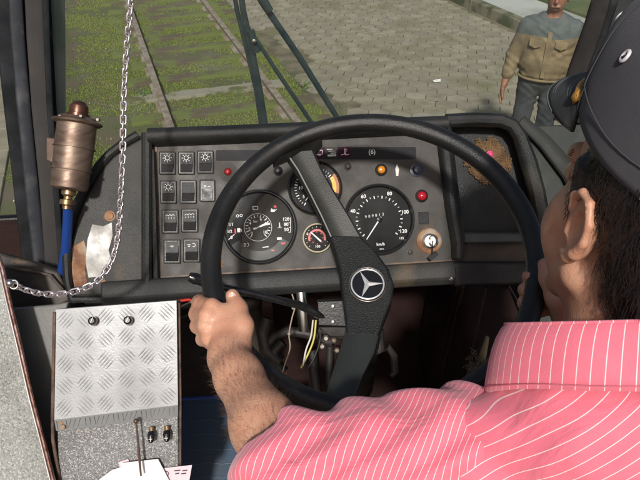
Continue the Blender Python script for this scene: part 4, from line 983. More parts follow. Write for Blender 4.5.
wire('wire', 'red wire showing left of the wheel rim under the dashboard', [(172, 303), (180, 301), (190, 300), (197, 304)], 1.15, .003, mw[3])
wire('wire', 'brown wire crossing under the red one left of the wheel rim', [(172, 312), (182, 306), (194, 301), (204, 298)], 1.14, .0018, mw[2])
wire('wire', 'black wire curling under the red one left of the wheel rim', [(172, 316), (184, 317), (196, 308), (206, 303)], 1.14, .0018, mw[4])
# tan lever with coarse tufts, right of the footwell
lv = thing('floor_lever', 'tan wooden lever standing in coarse brown fibres beside the shirt collar', 'lever', W(481, 378, 1.28))
g = G(); g.tube([W(479, 372, 1.28), W(483, 355, 1.27), (W(487.5, 337, 1.26))], [.012, .011, .006], 12, flat=.6); part('handle', g, M('tan worn wood', (.33, .25, .14), .6, col2=(.22, .16, .09), scale=30), lv)
g = G()
for i in range(150):
    c = W(random.gauss(478, 5), random.gauss(371, 7), 1.26+random.uniform(-.02, .02)); d = Vector((random.gauss(0, 1), random.gauss(0, 1), random.gauss(0, 1))).normalized(); e = Vector((random.gauss(0, 1), random.gauss(0, 1), random.gauss(0, 1)))*.006
    g.tube([c, c+d*.008+e, c+d*.016], .0008, 4)
part('fibres', g, M('coarse brown fibre', (.13, .10, .07), .9), lv)

# ================================================================ STEERING WHEEL
RR, rr_ = .2347, .0152
sw = thing('steering_wheel', 'large black bus steering wheel with padded two-spoke centre', 'steering wheel', hubp)
m_rim = M('hand-polished black wheel rim', (.010, .010, .010), .30, col2=(.022, .021, .019), scale=9, lo=.4, hi=.75, bump=.35, bscale=900, col3=(.035, .03, .026), s3=30, lo3=.66, hi3=.8)
g = G(); g.ring(WC, WU, WV, RR, rr_, 120, 16); rimo = part('rim', g, m_rim, sw, smooth=180)
m_spoke = M('grey-black spoke vinyl', (.040, .044, .041), .36, spec=.35, col2=(.035, .038, .036), scale=9, bump=.15, bscale=500)
m_hub = M('grained black centre pad', (.010, .011, .011), .45, spec=.35, col2=(.016, .017, .017), scale=9, bump=.9, bscale=520)
def loft(rows, th):                                  # rows: (xl, yl, xr, yr, offset below rim plane)
    g = G(); vs = []
    for xl, yl, xr, yr, off in rows:
        a, b = wp(xl, yl, -off), wp(xr, yr, -off); d = (b-a); e = d.normalized()
        vs += [a+WN*-th, a-WN*.004, a+e*.004, lerp(a, b, .5)+WN*.0015, b-e*.004, b-WN*.004, b+WN*-th]
    n = 7
    fs = [(i*n+j, (i+1)*n+j, (i+1)*n+(j+1) % n, i*n+(j+1) % n) for i in range(len(rows)-1) for j in range(n)]+[tuple(range(n)), tuple(reversed(range((len(rows)-1)*n, len(rows)*n)))]
    return g.add(vs, fs)
up_rows = [(272, 160, 322, 138, -.002), (286, 154, 314, 150, .010), (297, 170, 322, 168, .028), (309, 193, 335, 191, .052), (320, 215, 349, 214, .075), (330, 237, 362, 237, .096)]
part('spoke', loft(up_rows, .022), M('dark upper spoke vinyl', (.016, .017, .016), .36, spec=.4, col2=(.024, .025, .023), scale=9, bump=.12, bscale=500), sw, smooth=40)
g = G(); g.tube([lerp(wp(r[0], r[1], -r[4]), wp(r[2], r[3], -r[4]), .035)+WN*.001 for r in up_rows[1:]], .0013, 6); part('spoke_highlight', g, M('painted spoke highlight', (.35, .35, .34), .3, .3), sw)  # pale line is the highlight on the spoke's left edge, built in
part('spoke', loft([(345, 332, 379, 334, .098), (340, 348, 374, 352, .080), (333, 370, 363, 374, .052), (326, 392, 355, 397, .022), (321, 406, 350, 414, .004)], .022), m_spoke, sw, smooth=40)
part('centre_pad', loft([(329, 236, 361, 236, .095), (334, 250, 376, 250, .0975), (339, 268, 389, 268, .099), (341, 284, 394.5, 284, .100), (343, 300, 392, 300, .100), (345.5, 318, 384, 320, .099), (346, 334, 378.5, 336, .096)], .035), m_hub, sw, smooth=40, bevel=.002)
g = G(); g.lathe(hubp-WN*.02, WN*-1, [(0, .04), (.03, .036), (.05, .02)], 24); part('boss', g, m_black, sw)
hc = wp(367.5, 285, -.0985)
g = G(); g.lathe(hc-WN*.004, WN, [(0, .0295), (.0065, .0295), (.0075, .028)], 48); em = part('emblem', g, m_gloss, sw)
m_chr = M('chromed metal', (.75, .75, .75), .25, .5)
g = G(); ec = hc+WN*.004; g.ring(ec, WU, WV, .0256, .0014, 64, 8)
# star with three tapering arms, one pointing up-left as the wheel is turned
for a in (118, 3, 247):
    d = WU*math.cos(R(a))+WV*math.sin(R(a)); e = WU*-math.sin(R(a))+WV*math.cos(R(a))
    tip = ec+d*.0252; l, r2 = ec+e*.0044-d*.0005, ec-e*.0044-d*.0005; mid = ec+WN*.0030
    g.add([tip, l, mid, r2, ec-WN*.001], [(0, 2, 1), (0, 3, 2), (0, 1, 4), (0, 4, 3)])
part('star', g, m_chr, em, smooth=20)
g = G(); g.ring(hc+WN*.0025, WU, WV, .0292, .0010, 64, 8); part('emblem_rim', g, m_dsteel, em)

# ================================================================ BRONZE CANISTER WITH BLUE HOSE
m_brz = M('brushed bronze metal', (.26, .19, .145), .46, .7, col2=(.17, .115, .085), scale=14, bump=.15, bscale=300, stretch=(1, 1, 6))
can = thing('metal_canister', 'bronze coloured metal canister on the pillar with a blue hose below', 'canister', W(70, 200, 1.10))
c0 = W(69, 190, 1.10); c1 = W(77.5, 121, 1.10); ax = (c1-c0).normalized(); Lc = (c1-c0).length
pf = [(0, .0), (0, .026), (.004, .031), (.008, .0315), (Lc*.28, .0325), (Lc*.285, .0355), (Lc*.30, .0358), (Lc*.30, .0328), (Lc*.60, .0335), (Lc*.605, .0362), (Lc*.62, .0362), (Lc*.62, .0338), (Lc*.94, .0335), (Lc*.96, .0415), (Lc*.985, .043), (Lc*1.0, .041), (Lc*1.02, .033), (Lc*1.05, .031)]
pf[0] = (0, .0005)
g = G(); g.lathe(c0, ax, pf, 40); part('cylinder', g, m_brz, can, smooth=40)
g = G(); q = c0+ax*(Lc*1.05); g.lathe(q, ax, [(0, .020), (.006, .020), (.007, .016), (.012, .0165), (.02, .0155), (.027, .010), (.030, .002)], 24); part('cap', g, M('dull red-brown metal cap', (.15, .065, .045), .4, .7, col2=(.07, .035, .025), scale=30), can)
g = G()
for a in range(0, 360, 60): g.lathe(c0+ax*Lc*1.0+(RT*math.cos(R(a))+RT.cross(ax)*math.sin(R(a)))*.036, ax, [(0, .004), (.004, .004), (.005, .002)], 6)
part('bolt', g, m_dsteel, can)
g = G(); g.lathe(c0, -ax, [(0, .012), (.008, .012), (.012, .007), (.016, .007), (.018, .013), (.026, .013), (.028, .008), (.034, .008)], 20); part('fitting', g, M('tarnished brass', (.40, .28, .15), .4, .8, col2=(.2, .13, .07), scale=40), can)
g = G(); g.tube([W(68.5, 201, 1.10), W(67.5, 225, 1.13), W(66, 250, 1.15), W(62.5, 268, 1.17), W(58, 285, 1.19)], .0088, 14); part('hose', g, M('bright blue hose', (.010, .045, .22), .35), can)
g = G(); b0 = W(52, 150, 1.13); g.prism([W(x, y, 1.11) for x, y in ((46, 137), (60, 139), (60, 160), (52, 163), (46, 160))], FW*.03); g.tube([W(58, 138, 1.1), W(58, 162, 1.1)], .006, 8); part('bracket', g, M('dull brown bracket', (.16, .10, .075), .6, .3, col2=(.10, .06, .045), scale=20), can, bevel=.002)

# ================================================================ CHAIN
path = [W(x, y, d) for x, y, d in ((150, -200, .89), (134, -40, .90), (131, 0, .90), (127.5, 40, .91), (124, 90, .92), (123, 140, .93), (121, 190, .95), (118, 235, .97), (111, 262, .97), (98, 280, .965), (82, 289, .955), (64, 293.5, .94), (45, 294, .92), (28, 290.5, .90), (12, 284, .885))]
C = []
for i in range(len(path)-1):
    p0, p1, p2, p3 = path[max(i-1, 0)], path[i], path[i+1], path[min(i+2, len(path)-1)]
    for j in range(30):
        t = j/30; C.append(.5*((2*p1)+(p2-p0)*t+(2*p0-5*p1+4*p2-p3)*t*t+(3*p1-p0-3*p2+p3)*t**3))
L = [0]
for i in range(1, len(C)): L.append(L[-1]+(C[i]-C[i-1]).length)
def along(s):
    import bisect
    i = min(max(bisect.bisect(L, s)-1, 0), len(C)-2); t = (s-L[i])/max(L[i+1]-L[i], 1e-9); return lerp(C[i], C[i+1], t), (C[i+1]-C[i]).normalized()
g = G(); pitch = .0098; n = int(L[-1]/pitch)
for i in range(n):
    p, t = along((i+.5)*pitch); f = (CAM-p).normalized(); a = t.cross(f).normalized(); b = t.cross(a)
    tw = i*math.pi/2+R(38)+.5*math.sin(i*.23); a, b = a*math.cos(tw)+b*math.sin(tw), b*math.cos(tw)-a*math.sin(tw)
    hl, hw, r = .0053, .0041, .00145
    pts = [p+t*(hl*math.copysign(1, math.cos(q)) if False else 0)+t*(hl*math.copysign(.75, math.cos(q))+hw*.75*math.cos(q))+a*hw*math.sin(q)+b*.0007*math.sin(2*q) for q in [2*math.pi*j/14 for j in range(14)]]
    base_ = len(g.v); sg = 6
    for j in range(14):
        tt = (pts[(j+1) % 14]-pts[j-1]).normalized(); u_ = b; v_ = tt.cross(u_).normalized(); u2 = v_.cross(tt)
        for q in range(sg): g.v.append(tuple(pts[j]+r*(math.cos(2*math.pi*q/sg)*u2+math.sin(2*math.pi*q/sg)*v_)))
    for j in range(14):
        for q in range(sg): g.f.append((base_+j*sg+q, base_+((j+1) % 14)*sg+q, base_+((j+1) % 14)*sg+(q+1) % sg, base_+j*sg+(q+1) % sg)); g.c.append(None)
ch = solo('chain', 'thin silver link chain hanging across the windscreen to the window ledge', 'chain', g, M('shiny nickel chain', (.74, .66, .68), .32, .8), smooth=180)
g = G(); g.ball(W(10, 283, .88), .006); g.ring(W(14, 284.5, .88), RT, UP, .006, .0013, 20, 6); solo('chain_screw', 'small bright screw holding the end of the chain on the window ledge', 'screw', g, m_steel)

# ================================================================ WIPERS OUTSIDE
m_wip = M('blue-black wiper metal', (.016, .030, .034), .3, col2=(.03, .045, .045), scale=18, coat=.3)
def wd(px, py, y=1.53):
    r = ray(px, py); return CAM+r*(y/r.y)
w1 = thing('wiper', 'heavy dark wiper arm with thin rod branching off it outside the windscreen', 'wiper', wd(268, 135), 'windscreen wipers')
def bar(root, name, pts, wpx, y=1.53, th=.012):
    g = G(); P = [wd(x, yy, y) for x, yy in pts]; g.tube(P, [w_/F*(p-CAM).dot(FW)/2 for w_, p in zip(wpx, P)], 10, flat=.7, ref=(0, 1, 0)); return part(name, g, m_wip, root, smooth=60)
bar(w1, 'arm', [(224, -150), (238, -30), (243, 10), (252, 50), (260, 90), (268, 140)], [6, 6, 6.5, 6.5, 6, 5.5]); bar(w1, 'arm', [(214, -150), (230, -30), (237, 10), (247, 50), (256, 90), (263, 140)], [4.5, 4.5, 5, 5, 4.5, 4], 1.545)
g = G(); g.tube([wd(250, 30, 1.525), wd(257, 52, 1.525)], .010, 10); part('clamp', g, m_wip, w1)
bar(w1, 'rod', [(255, 38), (280, 76), (318, 132)], [4, 4.5, 4.5], 1.52)
g = G(); g.lathe(wd(254, 41, 1.51), (0, -1, 0), [(0, .006), (.004, .005), (.005, .002)], 10); part('screw', g, m_steel, w1)
w2 = thing('wiper', 'slimmer straight wiper arm to the right of the heavy one outside the windscreen', 'wiper', wd(345, 135), 'windscreen wipers')
bar(w2, 'arm', [(248, -25), (262, 2), (300, 58), (348, 135)], [6.5, 7, 6.5, 5.5]); bar(w2, 'blade', [(252, -28), (261, -4), (270, 11)], [8, 9, 8], 1.515)
#@@SPLIT
# ================================================================ THE DRIVER
drv = thing('person', 'driver in grey cap and pink striped shirt holding the wheel with both hands', 'person', Vector((.42, .28, FZ)))
m_skin = M('tanned skin', (.60, .33, .215), .47, col2=(.53, .26, .165), scale=38, lo=.35, hi=.65, bump=.32, bscale=330, sss=.2, col3=(.42, .18, .11), s3=16, lo3=.62, hi3=.8)
m_hair = M('shiny black hair', (.012, .009, .009), .2, col2=(.022, .014, .013), scale=60, bump=.4, bscale=500)
# head frame: x right, y face, z up; origin between the ears
ha, hp_, hr_ = R(3), R(5), R(5)                 # yaw left, pitch down, roll
Rh = Matrix.Rotation(ha, 3, 'Z') @ Matrix.Rotation(-hp_, 3, 'X') @ Matrix.Rotation(hr_, 3, 'Y')
HC = W(584, 224, .56)+Rh @ Vector((.078, 0, 0))
HS = 1.08
def hd(x, y, z): return HC+Rh @ (Vector((x, y, z))*HS)
RN = np.array(Rh)
def hell(c, r, k=.01, op='u', rot=None):
    Rr = RN if rot is None else np.array(Rh @ rot); return ell(hd(*c), [q*HS for q in r], Rr, k, op)
def hcap(a, b, ra, rb, k=.01, op='u'): return cap(hd(*a), hd(*b), ra*HS, rb*HS, k, op)
P = [hell((0, -.012, .045), (.077, .100, .092), .02), hell((0, .032, -.025), (.064, .066, .088), .02)]
for s in (-1, 1):
    P += [hcap((s*.056, .005, -.05), (s*.024, .072, -.100), .020, .019, .02), hell((s*.043, .053, -.032), (.028, .032, .038), .02), hcap((s*.050, .012, .01), (s*.056, .045, -.01), .018, .016, .015)]
P += [hcap((-.012, .082, -.102), (.012, .082, -.102), .018, .018, .015), hcap((-.036, .088, .030), (.036, .088, .030), .011, .011, .012)]
for s in (-1, 1): P += [hell((s*.032, .104, .012), (.013, .011, .009), .010, 's'), hell((s*.031, .086, .010), (.014, .0135, .0125), .003)]
P += [hcap((0, .094, .018), (0, .112, -.022), .009, .0125, .010), hcap((-.012, .104, -.028), (.012, .104, -.028), .009, .009, .006)]
P += [hcap((-.022, .094, -.058), (.022, .094, -.058), .0075, .0075, .005), hcap((-.02, .094, -.070), (.02, .094, -.070), .008, .008, .005), hell((0, .106, -.0635), (.024, .008, .0014), .002, 's')]
for s in (-1, 1):                                     # ears: helix, antihelix, tragus, lobe round a hollow concha
    E = lambda x, y, z: (s*(.077+x*.66), y*1.15, z*.96)
    P += [hell(E(.002, -.008, .0), (.009, .017, .028), .005)]
    hx_ = [(.006, .008, .010), (.010, .006, .024), (.014, -.006, .033), (.018, -.020, .030), (.019, -.027, .015), (.017, -.025, -.003), (.012, -.016, -.018), (.008, -.006, -.028), (.005, .001, -.030)]
    for i in range(len(hx_)-1): P += [hcap(E(*hx_[i]), E(*hx_[i+1]), .0035 if i < 6 else .0058, .0035 if i < 5 else .0062, .003)]
    P += [hell(E(.015, -.009, .0), (.010, .0105, .015), .004, 's'), hcap(E(.008, -.016, .018), E(.011, -.019, -.006), .0036, .0036, .003), hcap(E(.004, .004, .002), E(.007, .003, -.008), .0042, .0046, .004)]
NB = W(642, 345, .61)
P += [cap(hd(0, -.030, -.045), NB, .058, .066, .03), hell((0, -.055, -.03), (.055, .045, .05), .02)]
# torso frame
SL = W(446, 446, .62); SR = SL+Vector((.335, -.085, .075)); MS = (SL+SR)/2
tx = (SR-SL).normalized(); ty = Vector((0, 0, 1)).cross(tx).normalized(); tz = tx.cross(ty)
RTm = np.array([[tx.x, ty.x, tz.x], [tx.y, ty.y, tz.y], [tx.z, ty.z, tz.z]])
def tp(x, y, z): return MS+tx*x+ty*y+tz*z
P += [cap(NB, tp(0, -.01, -.02), .06, .08, .04), ell(tp(0, .0, -.14), (.155, .10, .19), RTm, .03), ell(tp(0, .02, -.36), (.145, .11, .17), RTm, .04)]
# left arm and hand on the wheel
def rimp(a): return WC+WU*math.cos(a)*RR+WV*math.sin(a)*RR
def rim_at(px, py):
    best = min((( (CAMproj(rimp(2*math.pi*i/720))-Vector((px, py))).length, i) for i in range(720))); return rimp(2*math.pi*best[1]/720), 2*math.pi*best[1]/720
def CAMproj(p):
    r = p-CAM; z = r.dot(FW); return Vector((320+F*r.dot(RT)/z, 240-F*r.dot(UP)/z))
def dep(p): return (p-CAM).dot(FW)
LE = W(289, 474, .625); LWR = W(229, 358, .80)
P += chain([tp(-.165, 0, -.015), LE], [.055, .037], .02)+chain([LE, lerp(LE, LWR, .35), lerp(LE, LWR, .8), LWR], [.034, .0345, .027, .0245], .02)
dR = dep(rim_at(213, 300)[0])
# palm: back of the hand faces the viewer, wrapped over the rim from the inside
P += [cap(LWR, W(225, 334, dR-.050), .0240, .0215, .016), ell(W(221, 328, dR-.043), (.031, .034, .0175), np.array(Matrix((RT, UP, -FW)).transposed() @ Matrix.Rotation(R(-12), 3, 'Z')), .014)]
kn = [((212, 307, -.046), (201, 304, -.014), (199, 302, .016), (210, 301, .027)), ((208, 315, -.051), (197, 314, -.012), (197, 312, .018), (208, 312, .028)),
      ((206, 326, -.054), (198, 326, -.022), (199, 324, .004), (209, 324, .016)), ((209, 338, -.058), (203, 339, -.034), (204, 337, -.010), (213, 337, .002))]
for q, r in zip(kn, (.0105, .011, .0105, .0095)):
    pts = [W(x, y, dR+d) for x, y, d in q]; P += chain([W(221, lerp(q[0][1], 330, .4), dR-.048)]+pts, [r*.9, r*1.08, r, r*.95, r*.85], .004); P += [cap(pts[0], W(226, 346, dR-.060), .0062, .0045, .006)]
P += chain([W(238, 344, dR-.064), W(242, 326, dR-.052), W(238, 309, dR-.034), W(232.5, 296, dR-.022)], [.018, .0145, .0118, .0098], .009)
# right arm, hand round the far side of the rim
rc, _ = rim_at(538, 290); dQ = dep(rc); RE = W(680, 400, .86); RW = W(580, 325, dQ+.0)
P += chain([tp(.165, 0, -.015), RE, RW], [.055, .043, .028], .02)
P += [ell(W(566, 300, dQ+.004), (.024, .038, .020), np.array(Matrix((RT, UP, -FW)).transposed()), .012), cap(RW, W(570, 308, dQ), .027, .024, .012)]
for (yk, yt), r, xt in zip(((271, 277), (283, 290), (296, 303), (309, 313)), (.0098, .0103, .0098, .0088), (529, 525, 524, 525)):
    P += chain([W(566, yk+4, dQ+.012), W(553, yk, dQ+.030), W(540, lerp(yk, yt, .5), dQ+.034), W(xt, yt, dQ+.020), W(xt+1, yt, dQ+.008)], [r*1.1, r, r, r*.93, r*.85], .004)
P += chain([W(566, 318, dQ-.012), W(557, 298, dQ-.026), W(549, 279, dQ-.026), W(545, 265, dQ-.022)], [.019, .0145, .0118, .0098], .009)
V, Q = sdf_mesh(P, .0026); npmesh('body', V, Q, m_skin, drv)
g = G()                                              # thumb nails
m_nail = M('finger nail', (.66, .42, .34), .25, coat=.4)
p = W(232, 296.5, dR-.0335); g.add([p+RT*x*.0052+UP*y*.0062-FW*(.0012-.0022*x*x) for x, y in [(math.cos(a), math.sin(a)) for a in [i*math.pi/8 for i in range(16)]]]+[p-FW*.0015], [(i, (i+1) % 16, 16) for i in range(16)]); part('thumb_nail', g, m_nail, drv)

# forearm hairs
g = G(); fa = (LWR-LE).normalized(); f1 = (-(FW)-fa*(-FW).dot(fa)).normalized(); f2 = fa.cross(f1)
m_ah = M('fine dark arm hair', (.10, .05, .03), .5)
from mathutils.bvhtree import BVHTree
bvh = BVHTree.FromPolygons([tuple(v) for v in V], [tuple(int(i) for i in q) for q in Q])
n_h = 0
while n_h < 2200:
    t = random.uniform(-.1, 1.04); a = random.uniform(-2.0, 2.0); d = f1*math.cos(a)+f2*math.sin(a); c = lerp(LE, LWR, t)
    hit = bvh.ray_cast(c+d*.12, -d, .12)
    if hit[0] is None: continue
    if t > .92 and random.random() < .6: continue
    n_h += 1
    p = hit[0]; l = random.uniform(.007, .018); dr = (fa*random.uniform(.2, 1)+f2*random.uniform(-.5, .4)+d*.10).normalized()
    q = [p-d*.0005, p+dr*l*.5+d*.001, p+dr*l+d*random.uniform(-.001, .0005)]; s_ = dr.cross(d).normalized()*.00006
    g.add([q[0]-s_, q[0]+s_, q[1]-s_, q[1]+s_, q[2]], [(0, 1, 3, 2), (2, 3, 4)])
part('arm_hair', g, m_ah, drv, smooth=0)

# shirt
PINK = (.80, .175, .24); LINE = (.92, .70, .70)
ax_t = (RT*.62-UP*.78-FW*.04).normalized()
m_shirt = stripes('pink shirt with white pinstripes', PINK, LINE, ax_t, .0095, .045, .006, 7)
def fold(P_):
    d = (P_-np.array(tuple(SL)))
    u = d @ np.array(tuple(tx)); v = d @ np.array(tuple(tz)); y = d @ np.array(tuple(ty))
    return (.0035*np.sin(u*46+v*58+5*np.sin(y*19+u*8))*np.exp(-((u-.0)**2+(v)**2+(y-.02)**2)/.012)
            + .0022*np.sin(u*26-v*40+3*np.sin(y*15)) + .0012*np.sin(y*90+v*60+4*np.sin(u*30)))
SHp = tp(-.165, 0, -.012)
P = [ell(tp(0, .0, -.15), (.178, .122, .20), RTm, .03), ell(tp(0, .02, -.36), (.17, .13, .19), RTm, .04), ell(tp(0, .03, -.50), (.165, .13, .10), RTm, .04)]
P += [cap(tp(-.16, 0, -.020), tp(-.05, -.012, .045), .064, .050, .03), cap(tp(.16, 0, -.020), tp(.05, -.012, .045), .064, .050, .03)]
P += [cap(tp(-.05, -.02, .04), tp(.05, -.02, .04), .052, .052, .03), ell(tp(-.09, .055, -.05), (.07, .05, .07), RTm, .03)]
P += [cap(tp(.16, 0, -.02), lerp(tp(.165, 0, -.015), RE, .8), .066, .058, .03)]
P += [dict(cap(NB+(hd(0, -.03, -.045)-NB)*.9, NB-tz*.02, .072, .070, .012), op='s')]
V, Q = sdf_mesh(P, .0042, fold)
shirt = npmesh('shirt', V, Q, m_shirt, drv)
# left sleeve: ends just past the elbow with an open cuff
CUF = lerp(LE, LWR, .33); sdir = (CUF-LE).normalized()
def fold2(P_):
    d = (P_-np.array(tuple(LE))); u = d @ np.array(tuple((LE-SHp).normalized())); v = d @ np.array(tuple(UP)); y = d @ np.array(tuple(FW))
    return .0034*np.sin(u*95+v*40+4*np.sin(v*32+y*20))+.002*np.sin(v*70-u*40+2*np.sin(y*50))
P = chain([SHp, lerp(SHp, LE, .55), LE+UP*.004, CUF], [.070, .058, .050, .045], .03)
P += [dict(cap(CUF+sdir*.012, CUF+sdir*.14, .080, .080, .002), op='s'), dict(cap(CUF-sdir*.03, CUF+sdir*.03, .0405, .0415, .003), op='s')]
V, Q = sdf_mesh(P, .0036, fold2)
ax_s = ((LE-SHp).normalized()*.62+sdir*.75-FW*.1).normalized()
m_sleeve = stripes('pink sleeve with white pinstripes', PINK, LINE, ax_s, .0060, .06, .030, 6)
npmesh('sleeve', V, Q, m_sleeve, shirt)
# collar: stand and fall round the neck, open in front at the left of the picture
m_coll = stripes('pink collar with white pinstripes', PINK, LINE, (1, .18, 0), .0095, .05, .0, 6, True)
CC = W(617, 350, .585)
g = G(); nA, nB = 64, 7; vs = []
cx_ = (RT*.995+UP*.03).normalized(); cy_ = (FW*.97-UP*.12); cy_ = (cy_-cx_*cy_.dot(cx_)).normalized(); cz_ = cx_.cross(cy_).normalized()
for i in range(nA+1):
    a = lerp(R(98), R(442), i/nA)                # gap at the front (+y)
    fr_ = abs(i/nA-.5)*2
    ra, rb_ = .098, .088
    d = cx_*math.cos(a)*ra+cy_*math.sin(a)*rb_
    dn = d.normalized()
    fs_ = min(max((fr_-.30)/.5, 0), 1)**1.5; dropf = .056+.024*fs_
    topz = .030-.004*fr_**2
    for j in range(nB):
        t = j/(nB-1)
        rol = math.sin(t*math.pi*.5)
        vs.append(CC+d*(1+.0*t)+dn*(.001+.003*math.sin(t*math.pi)+(.012+.026*fs_)*t)+cz_*(topz+.004*math.sin(t*math.pi)-dropf*t**1.2))
base_n = len(vs); vs_c = list(vs)
fs = [(i*nB+j, i*nB+j+1, (i+1)*nB+j+1, (i+1)*nB+j) for i in range(nA) for j in range(nB-1)]
g.add(vs, fs)
# inner stand
vs = []
for i in range(nA+1):
    a = lerp(R(98), R(442), i/nA); fr_ = abs(i/nA-.5)*2; d = cx_*math.cos(a)*.098+cy_*math.sin(a)*.088; dn = d.normalized(); topz = .030-.004*fr_**2
    vs += [CC+d+dn*.002+cz_*topz, CC+d*.985+cz_*(topz-.006), CC+d*.99+cz_*-.016]
g.add(vs, [(i*3+j, (i+1)*3+j, (i+1)*3+j+1, i*3+j+1) for i in range(nA) for j in range(2)])
cl = part('collar', g, m_coll, shirt, smooth=180)
uvl = cl.data.uv_layers.new(name='cloth')
for lp_ in cl.data.loops:
    vi = lp_.vertex_index
    if vi < base_n: uvl.data[lp_.index].uv = (vi//nB/nA*.56, (vi % nB)/(nB-1)*.05)
    else: uvl.data[lp_.index].uv = ((vi-base_n)//3/nA*.56, 0)
sm = cl.modifiers.new('thick', 'SOLIDIFY'); sm.thickness = .0022
g = G(); 
for i in range(2, nA-2):
    if i % 1 == 0:
        pass
m_st = M('pink stitching thread', (.62, .16, .21), .8)
g = G()
g.tube([vs_c[i*nB+nB-2]*.35+vs_c[i*nB+nB-1]*.65+cz_*.0 + (vs_c[i*nB+nB-1]-CC).normalized()*.0022 for i in range(1, nA)], .0006, 5)
part('collar_stitching', g, m_st, shirt)
# seat and legs under him
m_trou = M('dark blue trousers', (.03, .035, .05), .9, bump=.5, bscale=200)
hipL, hipR = tp(-.09, .02, -.50), tp(.09, .02, -.50)
P = [ell(tp(0, .0, -.50), (.17, .13, .10), RTm, .03)]
for hp0, kx, fx in ((hipL, .30, .27), (hipR, .50, .48)):
    kn_ = Vector((kx, .70, hp0.z-.01)); an = Vector((fx, .86, FZ+.10)); P += chain([hp0, kn_, an], [.085, .062, .048], .03)
V, Q = sdf_mesh(P, .008, lambda P_: .003*np.sin(P_[:, 2]*60+P_[:, 1]*40)); npmesh('trousers', V, Q, m_trou, drv)
P = []
for fx in (.27, .48): P += [ell((fx, .93, FZ+.045), (.045, .13, .045), None, .01), cap((fx, .86, FZ+.06), (fx, .86, FZ+.11), .042, .042)]
V, Q = sdf_mesh(P, .007); npmesh('shoes', V, Q, m_black, drv)
seat = thing('driver_chair', 'dark upholstered driver seat under the man in the pink shirt', 'seat', Vector((.42, .12, FZ)))
sb_ = tp(0, 0, -.60)
g = G(); g.box((sb_.x, sb_.y+.10, sb_.z-.05), (.24, 0, 0), (0, .24, 0), (0, 0, .055)); part('seat_cushion', g, M('dark blue seat vinyl', (.02, .025, .045), .5), seat, bevel=.03)
g = G(); g.box((sb_.x+.02, sb_.y-.17, sb_.z+.18), (.22, 0, 0), (0, .04, 0), (0, 0, .22)); part('backrest', g, m_black, seat, bevel=.03)
g = G(); g.box((sb_.x, sb_.y+.08, (sb_.z-.10+FZ)/2), (.12, 0, 0), (0, .12, 0), (0, 0, (sb_.z-.10-FZ)/2)); part('pedestal', g, m_dk, seat)

# hair: a dark mass under the cap and thousands of strands
P = [hell((0, -.022, .040), (.083, .098, .095), .01), hell((0, -.055, -.018), (.070, .062, .060), .02), hell((0, -.062, -.055), (.055, .045, .045), .02)]
P += [hell((0, .080, -.005), (.2, .062, .2), .006, 's'), hell((0, .04, -.07), (.2, .075, .075), .01, 's')]
for s in (-1, 1): P += [hell((s*.082, -.006, -.012), (.026, .024, .044), .006, 's')]
for s in (-1, 1): P += [hcap((s*.0735, .017, .045), (s*.071, .020, .004), .010, .006, .006)]
V, Q = sdf_mesh(P, .003, lambda P_: .0008*np.sin(P_[:, 0]*900+P_[:, 1]*600)); hairm = npmesh('hair', V, Q, m_hair, drv)
bvh = BVHTree.FromPolygons([tuple(v) for v in V], [tuple(int(i) for i in q) for q in Q])
g = G(); n_s = 0; tries = 0
hc0 = hd(0, -.02, .0)
while n_s < 8000 and tries < 90000:
    tries += 1
    a = random.uniform(R(-100), R(280)); el = random.uniform(R(-55), R(55))
    d = Rh @ Vector((math.cos(a)*math.cos(el), math.sin(a)*math.cos(el), math.sin(el)))
    hit = bvh.ray_cast(hc0+d*.25, -d, .25)
    if hit[0] is None: continue
    p, nr = hit[0], hit[1]
    lp = Rh.transposed() @ (p-HC)/HS
    if lp.z > .105 or lp.y > .045: continue
    n_s += 1
    back = Rh @ Vector((0, -1, 0)); dn = Rh @ Vector((0, 0, -1))
    dr = (dn*1.0+back*random.uniform(.15, .7)+nr*random.uniform(.05, .3)+Vector([random.gauss(0, .07) for _ in range(3)])).normalized()
    l = random.uniform(.011, .023)*(0.45 if lp.y > -.002 else 1)
    clump = Vector([mn.noise(p*70+Vector((j*9, 0, 0)))*.006 for j in range(3)])
    q = [p-nr*.001, p+dr*l*.35+nr*.0022, p+dr*l*.7+nr*.0022+clump*.5, p+dr*l+clump]
    wv = dr.cross(nr).normalized()*random.uniform(.0003, .0006)
    g.add([q[0]-wv, q[0]+wv, q[1]-wv, q[1]+wv, q[2]-wv*.8, q[2]+wv*.8, q[3]], [(0, 1, 3, 2), (2, 3, 5, 4), (4, 5, 6)])
st_ = part('hair_strands', g, m_hair, hairm, smooth=180); st_['kind'] = 'stuff'
# eyebrows and eyes
m_wh = M('white of the eye', (.7, .66, .62), .2)
for s in (-1, 1):
    g = G(); g.ball(hd(s*.031, .0905, .010), .0125); ey = part('eye', g, m_wh, drv, smooth=180)
    g = G(); g.lathe(hd(s*.031, .102, .010), Rh @ Vector((0, 1, 0)), [(0, .005), (.0012, .005), (.0022, .002)], 16); part('iris', g, M('dark brown iris', (.03, .015, .01), .15), ey)
# stitched shoulder seam and collar edge
g = G()
for s in (-1, 1):
    for i in range(22):
        t = i/21; p = hd(s*lerp(.014, .050, t), .098-.020*t*t, .030+.006*math.sin(t*3)); g.tube([p, p+Rh @ Vector((s*.004, .0, .0015))], .0004, 4)
part('eyebrows', g, m_hair, drv)

